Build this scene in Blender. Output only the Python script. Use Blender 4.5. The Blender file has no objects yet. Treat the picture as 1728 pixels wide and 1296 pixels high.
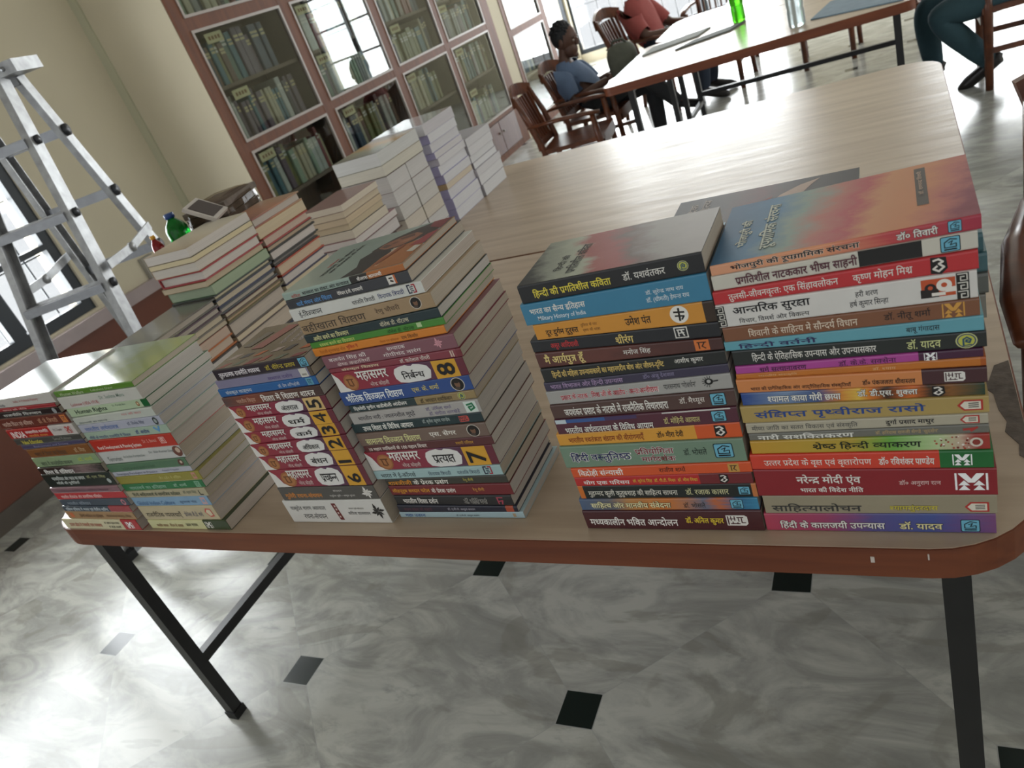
import bpy, bmesh, math, random
from mathutils import Vector, Matrix

# ------------------------------------------------------------------ camera, sky, lights, exposure
C = bpy.context.scene.collection
SC = bpy.context.scene
CAMZ = 1.35                       # lens height over the floor
TT = CAMZ - 0.64                  # table-top height
F_PX = 1268.0
cam_d = bpy.data.cameras.new('camera')
cam_d.sensor_fit = 'HORIZONTAL'; cam_d.sensor_width = 36.0
cam_d.lens = F_PX / 1728.0 * 36.0
cam_d.clip_start = 0.05
cam_d.dof.use_dof = True; cam_d.dof.focus_distance = 0.98; cam_d.dof.aperture_fstop = 9.5
cam = bpy.data.objects.new('camera', cam_d); C.objects.link(cam)
R = Matrix(((0.870811, 0.080158, 0.485039), (0.36558, 0.554065, -0.747906), (-0.328693, 0.828605, 0.453182)))
cam.matrix_world = Matrix.Translation((0, 0, CAMZ)) @ R.to_4x4()
SC.camera = cam

W = bpy.data.worlds.new('overcast_sky'); SC.world = W; W.use_nodes = True
_bg = W.node_tree.nodes['Background']
_bg.inputs[0].default_value = (0.93, 0.97, 1.0, 1); _bg.inputs[1].default_value = 0.95

def area_light(name, loc, target, sx, sy, power, col=(0.94, 0.98, 1.0)):
    l = bpy.data.lights.new(name, 'AREA'); l.shape = 'RECTANGLE'; l.size = sx; l.size_y = sy
    l.energy = power; l.color = col
    o = bpy.data.objects.new(name, l); C.objects.link(o); o.location = loc
    o.rotation_euler = (Vector(target) - Vector(loc)).to_track_quat('-Z', 'Y').to_euler()
    return o
# daylight standing outside each window opening
area_light('daylight_left_window', (-4.15, 1.35, 1.30), (0, 1.35, 1.30), 2.9, 1.7, 195)
area_light('daylight_back_window', (-2.5, 10.75, 1.65), (-2.5, 0, 1.65), 2.8, 2.8, 330)
area_light('daylight_far_right_window', (0.9, 10.75, 1.65), (0.9, 0, 1.65), 1.5, 2.2, 115)
area_light('fill_right_wall_windows', (4.75, 5.0, 1.75), (0, 5.0, 1.75), 5.0, 1.9, 115)  # unseen right-wall windows, added as fill for the left wall and bookcase
area_light('daylight_far_left_window', (-4.3, 9.15, 1.5), (0, 9.15, 1.5), 2.2, 2.4, 200)
SC.view_settings.view_transform = 'Standard'; SC.view_settings.look = 'None'
SC.view_settings.gamma = 1.0; SC.view_settings.use_curve_mapping = False
SC.view_settings.exposure = 0.0

# ------------------------------------------------------------------ helpers
rnd = random.Random(7)
def lin(h):
    h = h.lstrip('#')
    out = []
    for i in (0, 2, 4):
        c = int(h[i:i+2], 16) / 255
        out.append(c / 12.92 if c <= 0.04045 else ((c + 0.055) / 1.055) ** 2.4)
    return (*out, 1.0)

MATS = {}
def N(t, typ, **kw):
    n = t.nodes.new(typ)
    for k, v in kw.items(): setattr(n, k, v)
    return n
def new_mat(name):
    m = bpy.data.materials.new(name); m.use_nodes = True
    return m, m.node_tree, m.node_tree.nodes['Principled BSDF']

def pm(col, rough=0.45, var=0.06, scale=60, metal=0.0, stretch=(1, 1, 1), bump=0.0, coat=0.0, name=None):
    """plain surface with slight mottling"""
    key = (col, rough, var, scale, metal, stretch, bump, coat)
    if key in MATS: return MATS[key]
    m, t, b = new_mat(name or 'surface_' + col.lstrip('#'))
    tc = N(t, 'ShaderNodeTexCoord'); mp = N(t, 'ShaderNodeMapping'); nz = N(t, 'ShaderNodeTexNoise')
    mp.inputs['Scale'].default_value = stretch
    nz.inputs['Scale'].default_value = scale; nz.inputs['Detail'].default_value = 4
    t.links.new(tc.outputs['Object'], mp.inputs[0]); t.links.new(mp.outputs[0], nz.inputs['Vector'])
    mr = N(t, 'ShaderNodeMapRange'); mr.inputs[1].default_value = 0.25; mr.inputs[2].default_value = 0.75
    mr.inputs[3].default_value = 1 - var; mr.inputs[4].default_value = 1 + var
    t.links.new(nz.outputs[0], mr.inputs[0])
    mx = N(t, 'ShaderNodeVectorMath', operation='SCALE')
    mx.inputs[0].default_value = lin(col)[:3]
    t.links.new(mr.outputs[0], mx.inputs['Scale']); t.links.new(mx.outputs[0], b.inputs['Base Color'])
    b.inputs['Roughness'].default_value = rough; b.inputs['Metallic'].default_value = metal
    b.inputs['Coat Weight'].default_value = coat; b.inputs['Coat Roughness'].default_value = 0.12
    if bump:
        bp = N(t, 'ShaderNodeBump'); bp.inputs['Strength'].default_value = bump; bp.inputs['Distance'].default_value = 0.002
        t.links.new(nz.outputs[0], bp.inputs['Height']); t.links.new(bp.outputs[0], b.inputs['Normal'])
    MATS[key] = m
    return m

def grad(stops, rough=0.4, noise=0.08, nscale=4, axis=0, coat=0.25, rot=0.0, stretch=(1, 1, 1)):
    """printed picture: colour ramp running along the part, broken up by noise"""
    key = ('g', tuple(stops), rough, noise, nscale, axis, rot, stretch)
    if key in MATS: return MATS[key]
    m, t, b = new_mat('print_' + stops[0][1].lstrip('#'))
    tc = N(t, 'ShaderNodeTexCoord'); sx = N(t, 'ShaderNodeSeparateXYZ'); nz = N(t, 'ShaderNodeTexNoise')
    mp = N(t, 'ShaderNodeMapping'); mp.inputs['Rotation'].default_value = (0, 0, rot); mp.inputs['Scale'].default_value = stretch
    t.links.new(tc.outputs['Generated'], mp.inputs[0]); t.links.new(mp.outputs[0], sx.inputs[0])
    nz.inputs['Scale'].default_value = nscale; nz.inputs['Detail'].default_value = 7; nz.inputs['Roughness'].default_value = 0.62
    t.links.new(mp.outputs[0], nz.inputs['Vector'])
    ma = N(t, 'ShaderNodeMath', operation='MULTIPLY_ADD'); ma.inputs[1].default_value = noise * 2; 
    t.links.new(nz.outputs[0], ma.inputs[0])
    sb = N(t, 'ShaderNodeMath', operation='SUBTRACT'); sb.inputs[1].default_value = noise
    t.links.new(sx.outputs[axis], sb.inputs[0]); t.links.new(sb.outputs[0], ma.inputs[2])
    cr = N(t, 'ShaderNodeValToRGB'); e = cr.color_ramp.elements
    while len(e) < len(stops): e.new(0.5)
    for i, (p, c) in enumerate(stops): e[i].position = p; e[i].color = lin(c)
    t.links.new(ma.outputs[0], cr.inputs[0]); t.links.new(cr.outputs[0], b.inputs['Base Color'])
    b.inputs['Roughness'].default_value = rough; b.inputs['Coat Weight'].default_value = coat; b.inputs['Coat Roughness'].default_value = 0.1
    MATS[key] = m
    return m

def pages_mat(col):
    """page edges: fine lines running parallel to the covers"""
    key = ('pages', col)
    if key in MATS: return MATS[key]
    m, t, b = new_mat('page_edges_' + col.lstrip('#'))
    tc = N(t, 'ShaderNodeTexCoord'); mp = N(t, 'ShaderNodeMapping'); nz = N(t, 'ShaderNodeTexNoise')
    mp.inputs['Scale'].default_value = (6, 6, 900); nz.inputs['Scale'].default_value = 1.0; nz.inputs['Detail'].default_value = 3
    t.links.new(tc.outputs['Object'], mp.inputs[0]); t.links.new(mp.outputs[0], nz.inputs['Vector'])
    mr = N(t, 'ShaderNodeMapRange'); mr.inputs[1].default_value = 0.3; mr.inputs[2].default_value = 0.7
    mr.inputs[3].default_value = 0.9; mr.inputs[4].default_value = 1.06
    mx = N(t, 'ShaderNodeVectorMath', operation='SCALE'); mx.inputs[0].default_value = lin(col)[:3]
    t.links.new(nz.outputs[0], mr.inputs[0]); t.links.new(mr.outputs[0], mx.inputs['Scale'])
    t.links.new(mx.outputs[0], b.inputs['Base Color']); b.inputs['Roughness'].default_value = 0.85
    MATS[key] = m
    return m

def glass_mat(tint='#ffffff', name='window_glass', ior=1.5, amount=1.0):
    key = ('glass', tint, ior, amount)
    if key in MATS: return MATS[key]
    m = bpy.data.materials.new(name); m.use_nodes = True; t = m.node_tree; t.nodes.clear()
    o = N(t, 'ShaderNodeOutputMaterial'); mix = N(t, 'ShaderNodeMixShader'); lw = N(t, 'ShaderNodeLayerWeight'); lw.inputs[0].default_value = 0.5
    tr = N(t, 'ShaderNodeBsdfTransparent'); tr.inputs[0].default_value = lin(tint); gl = N(t, 'ShaderNodeBsdfGlossy')
    gl.inputs['Roughness'].default_value = 0.01
    pw = N(t, 'ShaderNodeMath', operation='POWER'); pw.inputs[1].default_value = 5.0; t.links.new(lw.outputs['Facing'], pw.inputs[0])
    f0 = ((ior - 1) / (ior + 1)) ** 2
    ma = N(t, 'ShaderNodeMath', operation='MULTIPLY_ADD'); ma.inputs[1].default_value = (1 - f0) * amount; ma.inputs[2].default_value = f0 * amount; t.links.new(pw.outputs[0], ma.inputs[0])
    t.links.new(ma.outputs[0], mix.inputs[0])
    t.links.new(tr.outputs[0], mix.inputs[1]); t.links.new(gl.outputs[0], mix.inputs[2]); t.links.new(mix.outputs[0], o.inputs[0])
    MATS[key] = m
    return m

class MB:
    """collects shapes, links them as ONE mesh object"""
    def __init__(s): s.v = []; s.f = []; s.mi = []; s.sm = []
    def add(s, vs, fs, mi=0, smooth=False):
        o = len(s.v); s.v += [tuple(p) for p in vs]
        for f in fs: s.f.append(tuple(i + o for i in f)); s.mi.append(mi); s.sm.append(smooth)
    def box(s, x0, x1, y0, y1, z0, z1, mi=0, M=None):
        vs = [Vector((x, y, z)) for z in (z0, z1) for y in (y0, y1) for x in (x0, x1)]
        if M is not None: vs = [M @ p for p in vs]
        s.add(vs, [(0, 2, 3, 1), (4, 5, 7, 6), (0, 1, 5, 4), (2, 6, 7, 3), (0, 4, 6, 2), (1, 3, 7, 5)], mi)
    def bar(s, a, b, w, h, up=(0, 0, 1), mi=0):
        a = Vector(a); b = Vector(b); d = (b - a).normalized(); up = Vector(up)
        if abs(d.dot(up)) > 0.98: up = Vector((1, 0, 0))
        r = d.cross(up).normalized(); u = r.cross(d)
        vs = [p + r * i * w / 2 + u * j * h / 2 for p in (a, b) for i, j in ((-1, -1), (1, -1), (1, 1), (-1, 1))]
        s.add(vs, [(3, 2, 1, 0), (4, 5, 6, 7), (0, 1, 5, 4), (1, 2, 6, 5), (2, 3, 7, 6), (3, 0, 4, 7)], mi)
    def tube(s, pts, rad, n=10, mi=0, smooth=True, flat=1.0):
        pts = [Vector(p) for p in pts]
        if not hasattr(rad, '__len__'): rad = [rad] * len(pts)
        vs = []; up0 = Vector((0, 0, 1))
        for i, p in enumerate(pts):
            d = (pts[min(i + 1, len(pts) - 1)] - pts[max(i - 1, 0)]).normalized()
            u = up0 if abs(d.dot(up0)) < 0.95 else Vector((1, 0, 0))
            r = d.cross(u).normalized(); w = r.cross(d)
            for k in range(n):
                a = 2 * math.pi * k / n; vs.append(p + (r * math.cos(a) + w * math.sin(a) * flat) * rad[i])
        fs = [(i * n + k, i * n + (k + 1) % n, (i + 1) * n + (k + 1) % n, (i + 1) * n + k) for i in range(len(pts) - 1) for k in range(n)]
        fs += [tuple(range(n - 1, -1, -1)), tuple((len(pts) - 1) * n + k for k in range(n))]
        s.add(vs, fs, mi, smooth)
    def lathe(s, prof, c=(0, 0, 0), n=20, mi=0):
        c = Vector(c); vs = [c + Vector((r * math.cos(2 * math.pi * k / n), r * math.sin(2 * math.pi * k / n), z)) for r, z in prof for k in range(n)]
        fs = [(i * n + k, i * n + (k + 1) % n, (i + 1) * n + (k + 1) % n, (i + 1) * n + k) for i in range(len(prof) - 1) for k in range(n)]
        fs += [tuple(range(n - 1, -1, -1)), tuple((len(prof) - 1) * n + k for k in range(n))]
        s.add(vs, fs, mi, True)
    def ball(s, c, r, n=14, m=9, mi=0):
        c = Vector(c); r = Vector(r) if hasattr(r, '__len__') else Vector((r, r, r)); vs = []
        for i in range(m + 1):
            th = math.pi * i / m
            for k in range(n):
                ph = 2 * math.pi * k / n
                vs.append(c + Vector((r.x * math.sin(th) * math.cos(ph), r.y * math.sin(th) * math.sin(ph), -r.z * math.cos(th))))
        s.add(vs, [(i * n + k, i * n + (k + 1) % n, (i + 1) * n + (k + 1) % n, (i + 1) * n + k) for i in range(m) for k in range(n)], mi, True)
    def prism(s, outline, z0, z1, mi=0, side=None):
        n = len(outline)
        s.add([(x, y, z0) for x, y in outline] + [(x, y, z1) for x, y in outline], [tuple(range(n - 1, -1, -1)), tuple(range(n, 2 * n))], mi)
        s.add([(x, y, z0) for x, y in outline] + [(x, y, z1) for x, y in outline], [(i, (i + 1) % n, n + (i + 1) % n, n + i) for i in range(n)], mi if side is None else side)
    def build(s, name, mats, parent=None, loc=None):
        me = bpy.data.meshes.new(name); me.from_pydata([tuple(v) for v in s.v], [], s.f)
        if not isinstance(mats, (list, tuple)): mats = [mats]
        for m in mats: me.materials.append(m)
        me.polygons.foreach_set('material_index', s.mi); me.polygons.foreach_set('use_smooth', s.sm); me.update()
        o = bpy.data.objects.new(name, me); C.objects.link(o)
        if parent: o.parent = parent
        if loc: o.location = loc
        return o

def tag(o, label=None, cat=None, group=None, kind=None):
    if label: o['label'] = label
    if cat: o['category'] = cat
    if group: o['group'] = group
    if kind: o['kind'] = kind
    return o
def thing(name, label, cat, loc=(0, 0, 0), rotz=0.0, group=None):
    o = bpy.data.objects.new(name, None); C.objects.link(o); o.empty_display_size = 0.05
    o.location = loc; o.rotation_euler = (0, 0, rotz)
    return tag(o, label, cat, group)
def copy_tree(o, parent=None):
    c = o.copy(); C.objects.link(c); c.parent = parent
    for ch in list(o.children): copy_tree(ch, c)
    return c
def structure(name, mb, mats, parent=None):
    o = mb.build(name, mats, parent)
    if not parent: o['kind'] = 'structure'
    return o
def rrect(x0, x1, y0, y1, r, n=8):
    pts = []
    for cx, cy, a0 in ((x1 - r, y1 - r, 0), (x0 + r, y1 - r, 90), (x0 + r, y0 + r, 180), (x1 - r, y0 + r, 270)):
        for k in range(n + 1):
            a = math.radians(a0 + 90 * k / n); pts.append((cx + r * math.cos(a), cy + r * math.sin(a)))
    return pts

# ------------------------------------------------------------------ lettering (Devanagari shaped by hand, Latin straight)
_fc = bpy.data.curves.new('letter', 'FONT'); _fo = bpy.data.objects.new('letter', _fc); C.objects.link(_fo)
_fc.resolution_u = 2
GL = {}
def _mesh(s):
    _fc.body = s
    dg = bpy.context.evaluated_depsgraph_get(); dg.update()
    ev = _fo.evaluated_get(dg); m = ev.to_mesh()
    v = [(p.co.x, p.co.y) for p in m.vertices]; f = [tuple(q.vertices) for q in m.polygons]
    ev.to_mesh_clear()
    return v, f
_bar = {}
def _area(v, f):
    s = 0.0
    for q in f: s += abs(sum(v[q[i]][0] * v[q[(i + 1) % len(q)]][1] - v[q[(i + 1) % len(q)]][0] * v[q[i]][1] for i in range(len(q)))) / 2
    return s
def glyph(ch, off):
    k = (ch, off)
    if k in GL: return GL[k]
    _fc.offset = 0.0
    if 0 not in _bar: _bar[0] = max(x for x, y in _mesh('|')[0])
    v, f = _mesh(ch); ref = _area(v, f)
    w, _ = _mesh(ch + '|'); adv = max(x for x, y in w) - _bar[0]
    _fc.offset = 0.004; slope = (_area(*_mesh(ch)) - ref) / 0.004
    for o in (off, off * .85, off * .7, off * .5, off * .3):      # heavier pen, as far as the outline bears it
        if o <= 0: break
        _fc.offset = o; v2, f2 = _mesh(ch)
        if _area(v2, f2) > 0.94 * (ref + slope * o): v, f = v2, f2; break
    GL[k] = (v, f, adv)
    return GL[k]
def clip_right(v, f, xc):
    bm = bmesh.new(); vs = [bm.verts.new((x, y, 0)) for x, y in v]
    for q in f:
        try: bm.faces.new([vs[i] for i in q])
        except ValueError: pass
    bmesh.ops.bisect_plane(bm, geom=bm.verts[:] + bm.edges[:] + bm.faces[:], plane_co=(xc, 0, 0), plane_no=(1, 0, 0), clear_outer=True)
    bm.verts.index_update()
    r = ([(p.co.x, p.co.y) for p in bm.verts], [tuple(p.index for p in q.verts) for q in bm.faces]); bm.free()
    return r
CONS = set(chr(c) for c in range(0x915, 0x93A)); VIR = '\u094d'; NUK = '\u093c'
HALF = set('खगघचजझञणतथधनपबभमयलवशषस')
def clusters(s):
    out = []; i = 0
    while i < len(s):
        if s[i] in CONS:
            j = i + 1
            while j < len(s) and (s[j] == NUK or (s[j] == VIR and j + 1 < len(s) and s[j + 1] in CONS) or (s[j] in CONS and s[j - 1] == VIR)): j += 1
            k = j
            while k < len(s) and s[k] in '\u0901\u0902\u0903\u093e\u093f\u0940\u0941\u0942\u0943\u0945\u0947\u0948\u0949\u094b\u094c\u094d': k += 1
            out.append((s[i:j], s[j:k])); i = k
        else: out.append((None, s[i])); i += 1
    return out
TXT = {}
def text_poly(s, off=0.0):
    """-> verts, faces of a line of text, unit font size"""
    k = (s, off)
    if k in TXT: return TXT[k]
    V = []; Fc = []; pen = 0.0; st = [0]
    def put(v, f, dx, dy=0.0):
        o = len(V); st[0] ^= 1; g = st[0]
        V.extend((q[0] + dx, q[1] + dy, g) for q in v); Fc.extend(tuple(i + o for i in q) for q in f)
    def strip(pts, e, dx):
        """one pen stroke of even width"""
        L_, R_ = [], []
        for i, (x, y) in enumerate(pts):
            xa, ya = pts[max(i - 1, 0)]; xb, yb = pts[min(i + 1, len(pts) - 1)]; l = math.hypot(xb - xa, yb - ya) or 1
            nx, ny = (yb - ya) / l * e, (xa - xb) / l * e; L_.append((x + nx, y + ny)); R_.append((x - nx, y - ny))
        n = len(pts); put(L_ + R_, [(i, i + 1, n + i + 1, n + i) for i in range(n - 1)], dx)
    for base, rest in clusters(s):
        if base is None:
            v, f, a = glyph(rest, off); put(v, f, pen); pen += a; continue
        reph = False; b = base.replace(NUK, '')
        parts = b.split(VIR)
        if len(parts) > 1 and parts[0] == 'र': reph = True; parts = parts[1:]
        rakar = False
        if len(parts) > 1 and parts[-1] == 'र': rakar = True; parts = parts[:-1]
        if '\u093f' in rest:
            v, f, a = glyph('\u093f', off); put(v, f, pen); pen += 0.272; rest = rest.replace('\u093f', '')
        e = 0.042 + off
        if parts[-2:] == ['क', 'ष']: parts = parts[:-2] + ['KSH']
        if parts[-1] == 'त' and rakar: parts[-1] = 'TR'; rakar = False
        for c in parts[:-1]:
            v, f, a = glyph(c, off)
            if c in HALF:
                xm = max(x for x, y in v if y < 0.3); xc = xm - 0.105
                v, f = clip_right(v, f, xc); put(v, f, pen); pen += xc - 0.01
            elif c in 'कफ':
                xc = a * 0.80; v, f = clip_right(v, f, xc); put(v, f, pen); pen += xc - 0.02
            else:
                put(v, f, pen); v2, f2, a2 = glyph(VIR, off); put(v2, f2, pen + a); pen += a
        c = parts[-1]; x0 = pen
        if c == 'KSH':
            strip([(0, .585), (.70, .585)], e, pen); strip([(.56, .6), (.56, 0)], e, pen)
            strip([(.30, .57), (.27, .49), (.16, .47), (.08, .41), (.10, .33), (.20, .30), (.34, .33), (.56, .42)], e * .8, pen)
            strip([(.20, .30), (.09, .25), (.06, .16), (.12, .09), (.22, .10), (.25, .17), (.19, .20)], e * .75, pen); strip([(.22, .11), (.34, .06), (.40, -.02)], e * .75, pen); a = .70; pen += a
        elif c == 'TR':
            strip([(0, .585), (.60, .585)], e, pen); strip([(.46, .6), (.46, 0)], e, pen)
            strip([(.46, .38), (.24, .39), (.10, .36)], e, pen); strip([(.44, .36), (.26, .20), (.10, .04)], e, pen); a = .60; pen += a
        else:
            v, f, a = glyph(c, off); put(v, f, pen); pen += a
            if rakar:
                bx = max(x for x, y in v if y < 0.3) - 0.05 if c not in 'कफदगह' else a * .5
                strip([(bx, .19), (bx - .14, .10), (bx - .27, .0)], e * .9, x0)
        for mch in rest:
            v, f, a = glyph(mch, off); put(v, f, pen); pen += a
        if reph:
            cx = pen - 0.12
            strip([(cx + .12 * math.cos(t), .77 + .11 * math.sin(t)) for t in (math.pi * (1.5 - 1.2 * q / 7) for q in range(8))], e * .85, 0)
    TXT[k] = (V, Fc)
    return TXT[k]
_fc.resolution_u = 2
# ------------------------------------------------------------------ printed marks, drawn in a box one unit high
def disc(cx, cy, rx, ry=None, n=18):
    ry = ry or rx
    return [(cx + rx * math.cos(2 * math.pi * k / n), cy + ry * math.sin(2 * math.pi * k / n)) for k in range(n)]
def strokes(pts, w):
    out = []
    for (xa, ya), (xb, yb) in zip(pts, pts[1:]):
        l = math.hypot(xb - xa, yb - ya) or 1; nx, ny = (yb - ya) / l * w / 2, (xa - xb) / l * w / 2
        ex, ey = (xb - xa) / l * w * .3, (yb - ya) / l * w * .3
        out.append([(xa - nx - ex, ya - ny - ey), (xb - nx + ex, yb - ny + ey), (xb + nx + ex, yb + ny + ey), (xa + nx - ex, ya + ny - ey)])
    return out
def sq(x0, x1, y0, y1): return [(x0, y0), (x1, y0), (x1, y1), (x0, y1)]
def EMB(kind, c1='#ffffff', c2='#101010'):
    P = []
    a = lambda poly, c: P.append((poly, c))
    if kind == 'aq':
        a(rrect(-.52, .52, -.5, .5, .1, 3), '#15252c'); a(rrect(-.47, .47, -.45, .45, .08, 3), '#6fb6cf')
        for q in strokes([(-.3, .12), (0, .34), (.34, .26)], .07) + strokes([(-.3, .12), (-.3, -.2), (.3, -.2), (.3, .02)], .06) + strokes([(-.1, .1), (.12, .2), (.0, -.05), (.25, .02)], .05) + strokes([(-.3, -.33), (.3, -.33)], .09): a(q, '#101b20')
    elif kind == 'mk':
        for q in [sq(-.62, -.54, -.5, .5), sq(.54, .62, -.5, .5), [(-.48, .5), (-.2, .5), (0, .16), (.2, .5), (.48, .5), (.48, .44), (.12, -.06), (-.12, -.06), (-.48, .44)],
                  [(-.5, -.22), (-.28, .08), (-.06, -.22)], [(-.5, -.5), (-.28, -.2), (-.06, -.5)], [(.06, -.22), (.28, .08), (.5, -.22)], [(.06, -.5), (.28, -.2), (.5, -.5)]]: a(q, c1)
    elif kind == 'hl':
        a(sq(-.78, .6, -.5, .5), c1); a([(.6, -.5), (.78, -.3), (.78, .36), (.6, .5)], c1)
        for q in [sq(-.7, -.6, -.42, .42), sq(-.46, -.38, -.02, .42), sq(-.56, -.1, .12, .2), sq(-.2, -.12, -.02, .42), sq(.0, .5, .26, .34), sq(.08, .16, -.1, .26), sq(.3, .38, -.2, .26), sq(.3, .62, -.24, -.16), sq(-.5, .2, -.34, -.26), sq(-.36, -.28, -.34, -.1), sq(-.02, .06, -.34, -.16)]: a(q, c2)
    elif kind == 'house':
        a([(-.85, 0), (-.45, .5), (.75, .5), (.75, -.5), (-.45, -.5)], '#b8322c'); a([(-.66, 0), (-.38, .36), (.62, .36), (.62, -.36), (-.38, -.36)], '#e3ddcc')
        for y in (-.18, 0, .18):
            for q in strokes([(-.12, y), (.46, y + .02)], .09): a(q, '#55504a')
    elif kind == 'round':
        a(disc(0, 0, .5), '#c9cc8a'); a(disc(0, 0, .44), '#33406a'); a(disc(0, 0, .38), '#c2c455')
        for q in strokes([(-.14, -.3), (-.14, .1), (.02, .22), (.2, .08), (.14, -.12), (-.02, -.06), (.0, .06), (.08, .04)], .09) + strokes([(-.14, -.3), (.22, -.26)], .06): a(q, '#27506a')
    elif kind == 'leaf':
        for k, (l, w) in zip(range(0, 360, 45), [(.5, .13), (.36, .1), (.55, .14), (.34, .1), (.48, .13), (.36, .1), (.5, .12), (.4, .1)]):
            t = math.radians(k + 12); u = (math.cos(t), math.sin(t)); v = (-u[1], u[0])
            a([(0, 0), (u[0] * l * .5 + v[0] * w, u[1] * l * .5 + v[1] * w), (u[0] * l, u[1] * l), (u[0] * l * .6 - v[0] * w * .5, u[1] * l * .6 - v[1] * w * .5)], c1)
    elif kind == 'oval':
        a(disc(0, 0, .5, .5, 24), '#cfc8bb'); a(disc(0, 0, .44, .45, 24), '#15100e'); a(disc(-.02, .02, .2, .28), '#7d5a44'); a(disc(-.1, -.3, .2, .12), '#4c4038'); a(disc(-.02, .2, .2, .12), '#221812')
    elif kind == 'ee':
        for q in strokes([(-.1, .42), (-.42, .42), (-.42, -.42), (-.1, -.42)], .14): a(q, '#22263f')
        for q in strokes([(.1, .42), (.42, .42), (.42, -.42), (.1, -.42)], .14): a(q, '#a8303c')
        for q in strokes([(-.14, .22), (.2, .22)], .1) + strokes([(-.14, 0), (.14, 0)], .1) + strokes([(-.14, -.22), (.2, -.22)], .1): a(q, '#22263f')
    elif kind == 'bw':
        a([(-.4, .5), (.36, .44), (.42, -.2), (.1, -.5), (-.42, -.42)], '#14100f')
        for q in strokes([(-.26, .3), (0, .36), (.2, .2), (0, .1), (.24, -.1), (-.02, -.32), (-.28, -.16), (-.1, -.02)], .11): a(q, '#e8e2da')
    elif kind == 'box':
        a(sq(-.55, .55, -.5, .5), c1); a(sq(-.46, .46, -.41, .41), c2)
        for q in strokes([(-.3, .25), (.3, .25)], .1) + strokes([(-.22, .25), (-.22, -.3)], .1) + strokes([(.02, .25), (.22, -.28)], .12) + strokes([(-.2, -.05), (.24, -.0)], .09): a(q, c1)
    elif kind == 'circ':
        a(disc(0, 0, .5, .5, 24), '#eeeae2')
        for q in strokes([(-.26, .16), (.28, .12)], .1) + strokes([(.02, .34), (-.02, -.34)], .11) + strokes([(-.22, -.06), (.24, -.1), (.1, -.28)], .09): a(q, '#1b1714')
    elif kind == 'pp':
        a(sq(-.74, .74, -.5, .5), '#c8552d'); a(sq(-.78, .02, -.52, -.05), '#241c1a'); a(disc(-.34, .0, .26), '#241c1a'); a(disc(-.34, .02, .11), '#c8552d')
        a(disc(.26, .1, .34), '#efe9e0'); a(sq(.3, .78, -.3, -.02), '#efe9e0'); a(disc(.26, .12, .13), '#c8552d'); a(sq(-.3, .3, -.44, -.26), '#efe9e0')
    elif kind == 'key':
        a(sq(-.19, .19, -.5, .5), '#15140f')
        for y in (-.33, 0, .33):
            for q in strokes([(-.14, y + .13), (.13, y + .13), (.13, y - .11), (-.06, y - .11), (-.06, y + .03), (.05, y + .03)], .04): a(q, '#d9d6cd')
    elif kind == 'eye':
        a(disc(0, 0, .34, .3), '#121212'); a(disc(0, .02, .16), '#b9b8b4')
        for k in range(9):
            t = math.radians(70 + k * 25)
            for q in strokes([(.36 * math.cos(t), .34 * math.sin(t)), (.52 * math.cos(t), .5 * math.sin(t))], .05): a(q, '#121212')
        for q in strokes([(.3, 0), (.72, .04)], .1): a(q, '#121212')
    elif kind == 'patch':
        a(sq(-.5, .5, -.5, .5), c1)
        for q in strokes([(-.3, .26), (.3, .26)], .09) + strokes([(-.2, .26), (-.2, -.3)], .09) + strokes([(.2, .26), (.0, -.1), (.22, -.3)], .09): a(q, c2)
    elif kind == 'ring':
        a(disc(0, 0, .42), '#d8cfc0'); a(disc(0, 0, .26), '#8e3a30')
        for k in range(26):
            x = -.5 - 2.2 * rnd.random(); y = rnd.uniform(-.6, .6); q = rnd.uniform(.05, .11); a(disc(x, y, q, q, 5), rnd.choice(['#b3442f', '#f0e8dc', '#7c2a22']))
    return P

# ------------------------------------------------------------------ one book with its parts
def add_poly(mb, pts, fn, mi):
    mb.add([fn(x, y) for x, y in pts], [tuple(range(len(pts)))], mi)
INK = {}
def ink(c):
    if c not in INK: INK[c] = pm(c, 0.5, 0.03, 90, name='ink_' + c.lstrip('#'))
    return INK[c]
def put_text(name, parent, s, fn, w, h, col, bold=False, outline=None, lift=False):
    """letters filling a box w x h; fn(x, y, lift) -> 3D"""
    off = 0.018 if bold else 0.006
    V, Fc = text_poly(s, off)
    if not V: return
    x0 = min(p[0] for p in V); x1 = max(p[0] for p in V); y0 = min(p[1] for p in V); y1 = max(p[1] for p in V)
    y0 = min(y0, -0.02); y1 = max(y1, 0.66)
    sx = w / max(x1 - x0, 1e-6); sy = h / (y1 - y0)
    if len(s) == 1: sx = min(sx, sy * 1.15)
    mb = MB(); mats = [ink(col)]
    if outline:
        V2, F2 = text_poly(s, 0.055)
        if len(V2) > 2:
            mb.add([fn((x - x0) * sx, (y - y0) * sy, 0.00016 + g * 0.00002) for x, y, g in V2], F2, 1); mats.append(ink(outline))
    mb.add([fn((x - x0) * sx, (y - y0) * sy, (0.0008 if lift else (0.0003 if outline else 0.0002)) + g * 0.00003) for x, y, g in V], Fc, 0)
    return mb.build(name, mats, parent)
def put_polys(name, parent, polys, fn):
    cols = []; mb = MB()
    for i, (p, c) in enumerate(polys):
        if c not in cols: cols.append(c)
        add_poly(mb, p, lambda x, y: fn(x, y, 0.00014 + 0.00004 * min(i, 12)), cols.index(c))
    return mb.build(name, [ink(c) for c in cols], parent)

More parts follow.
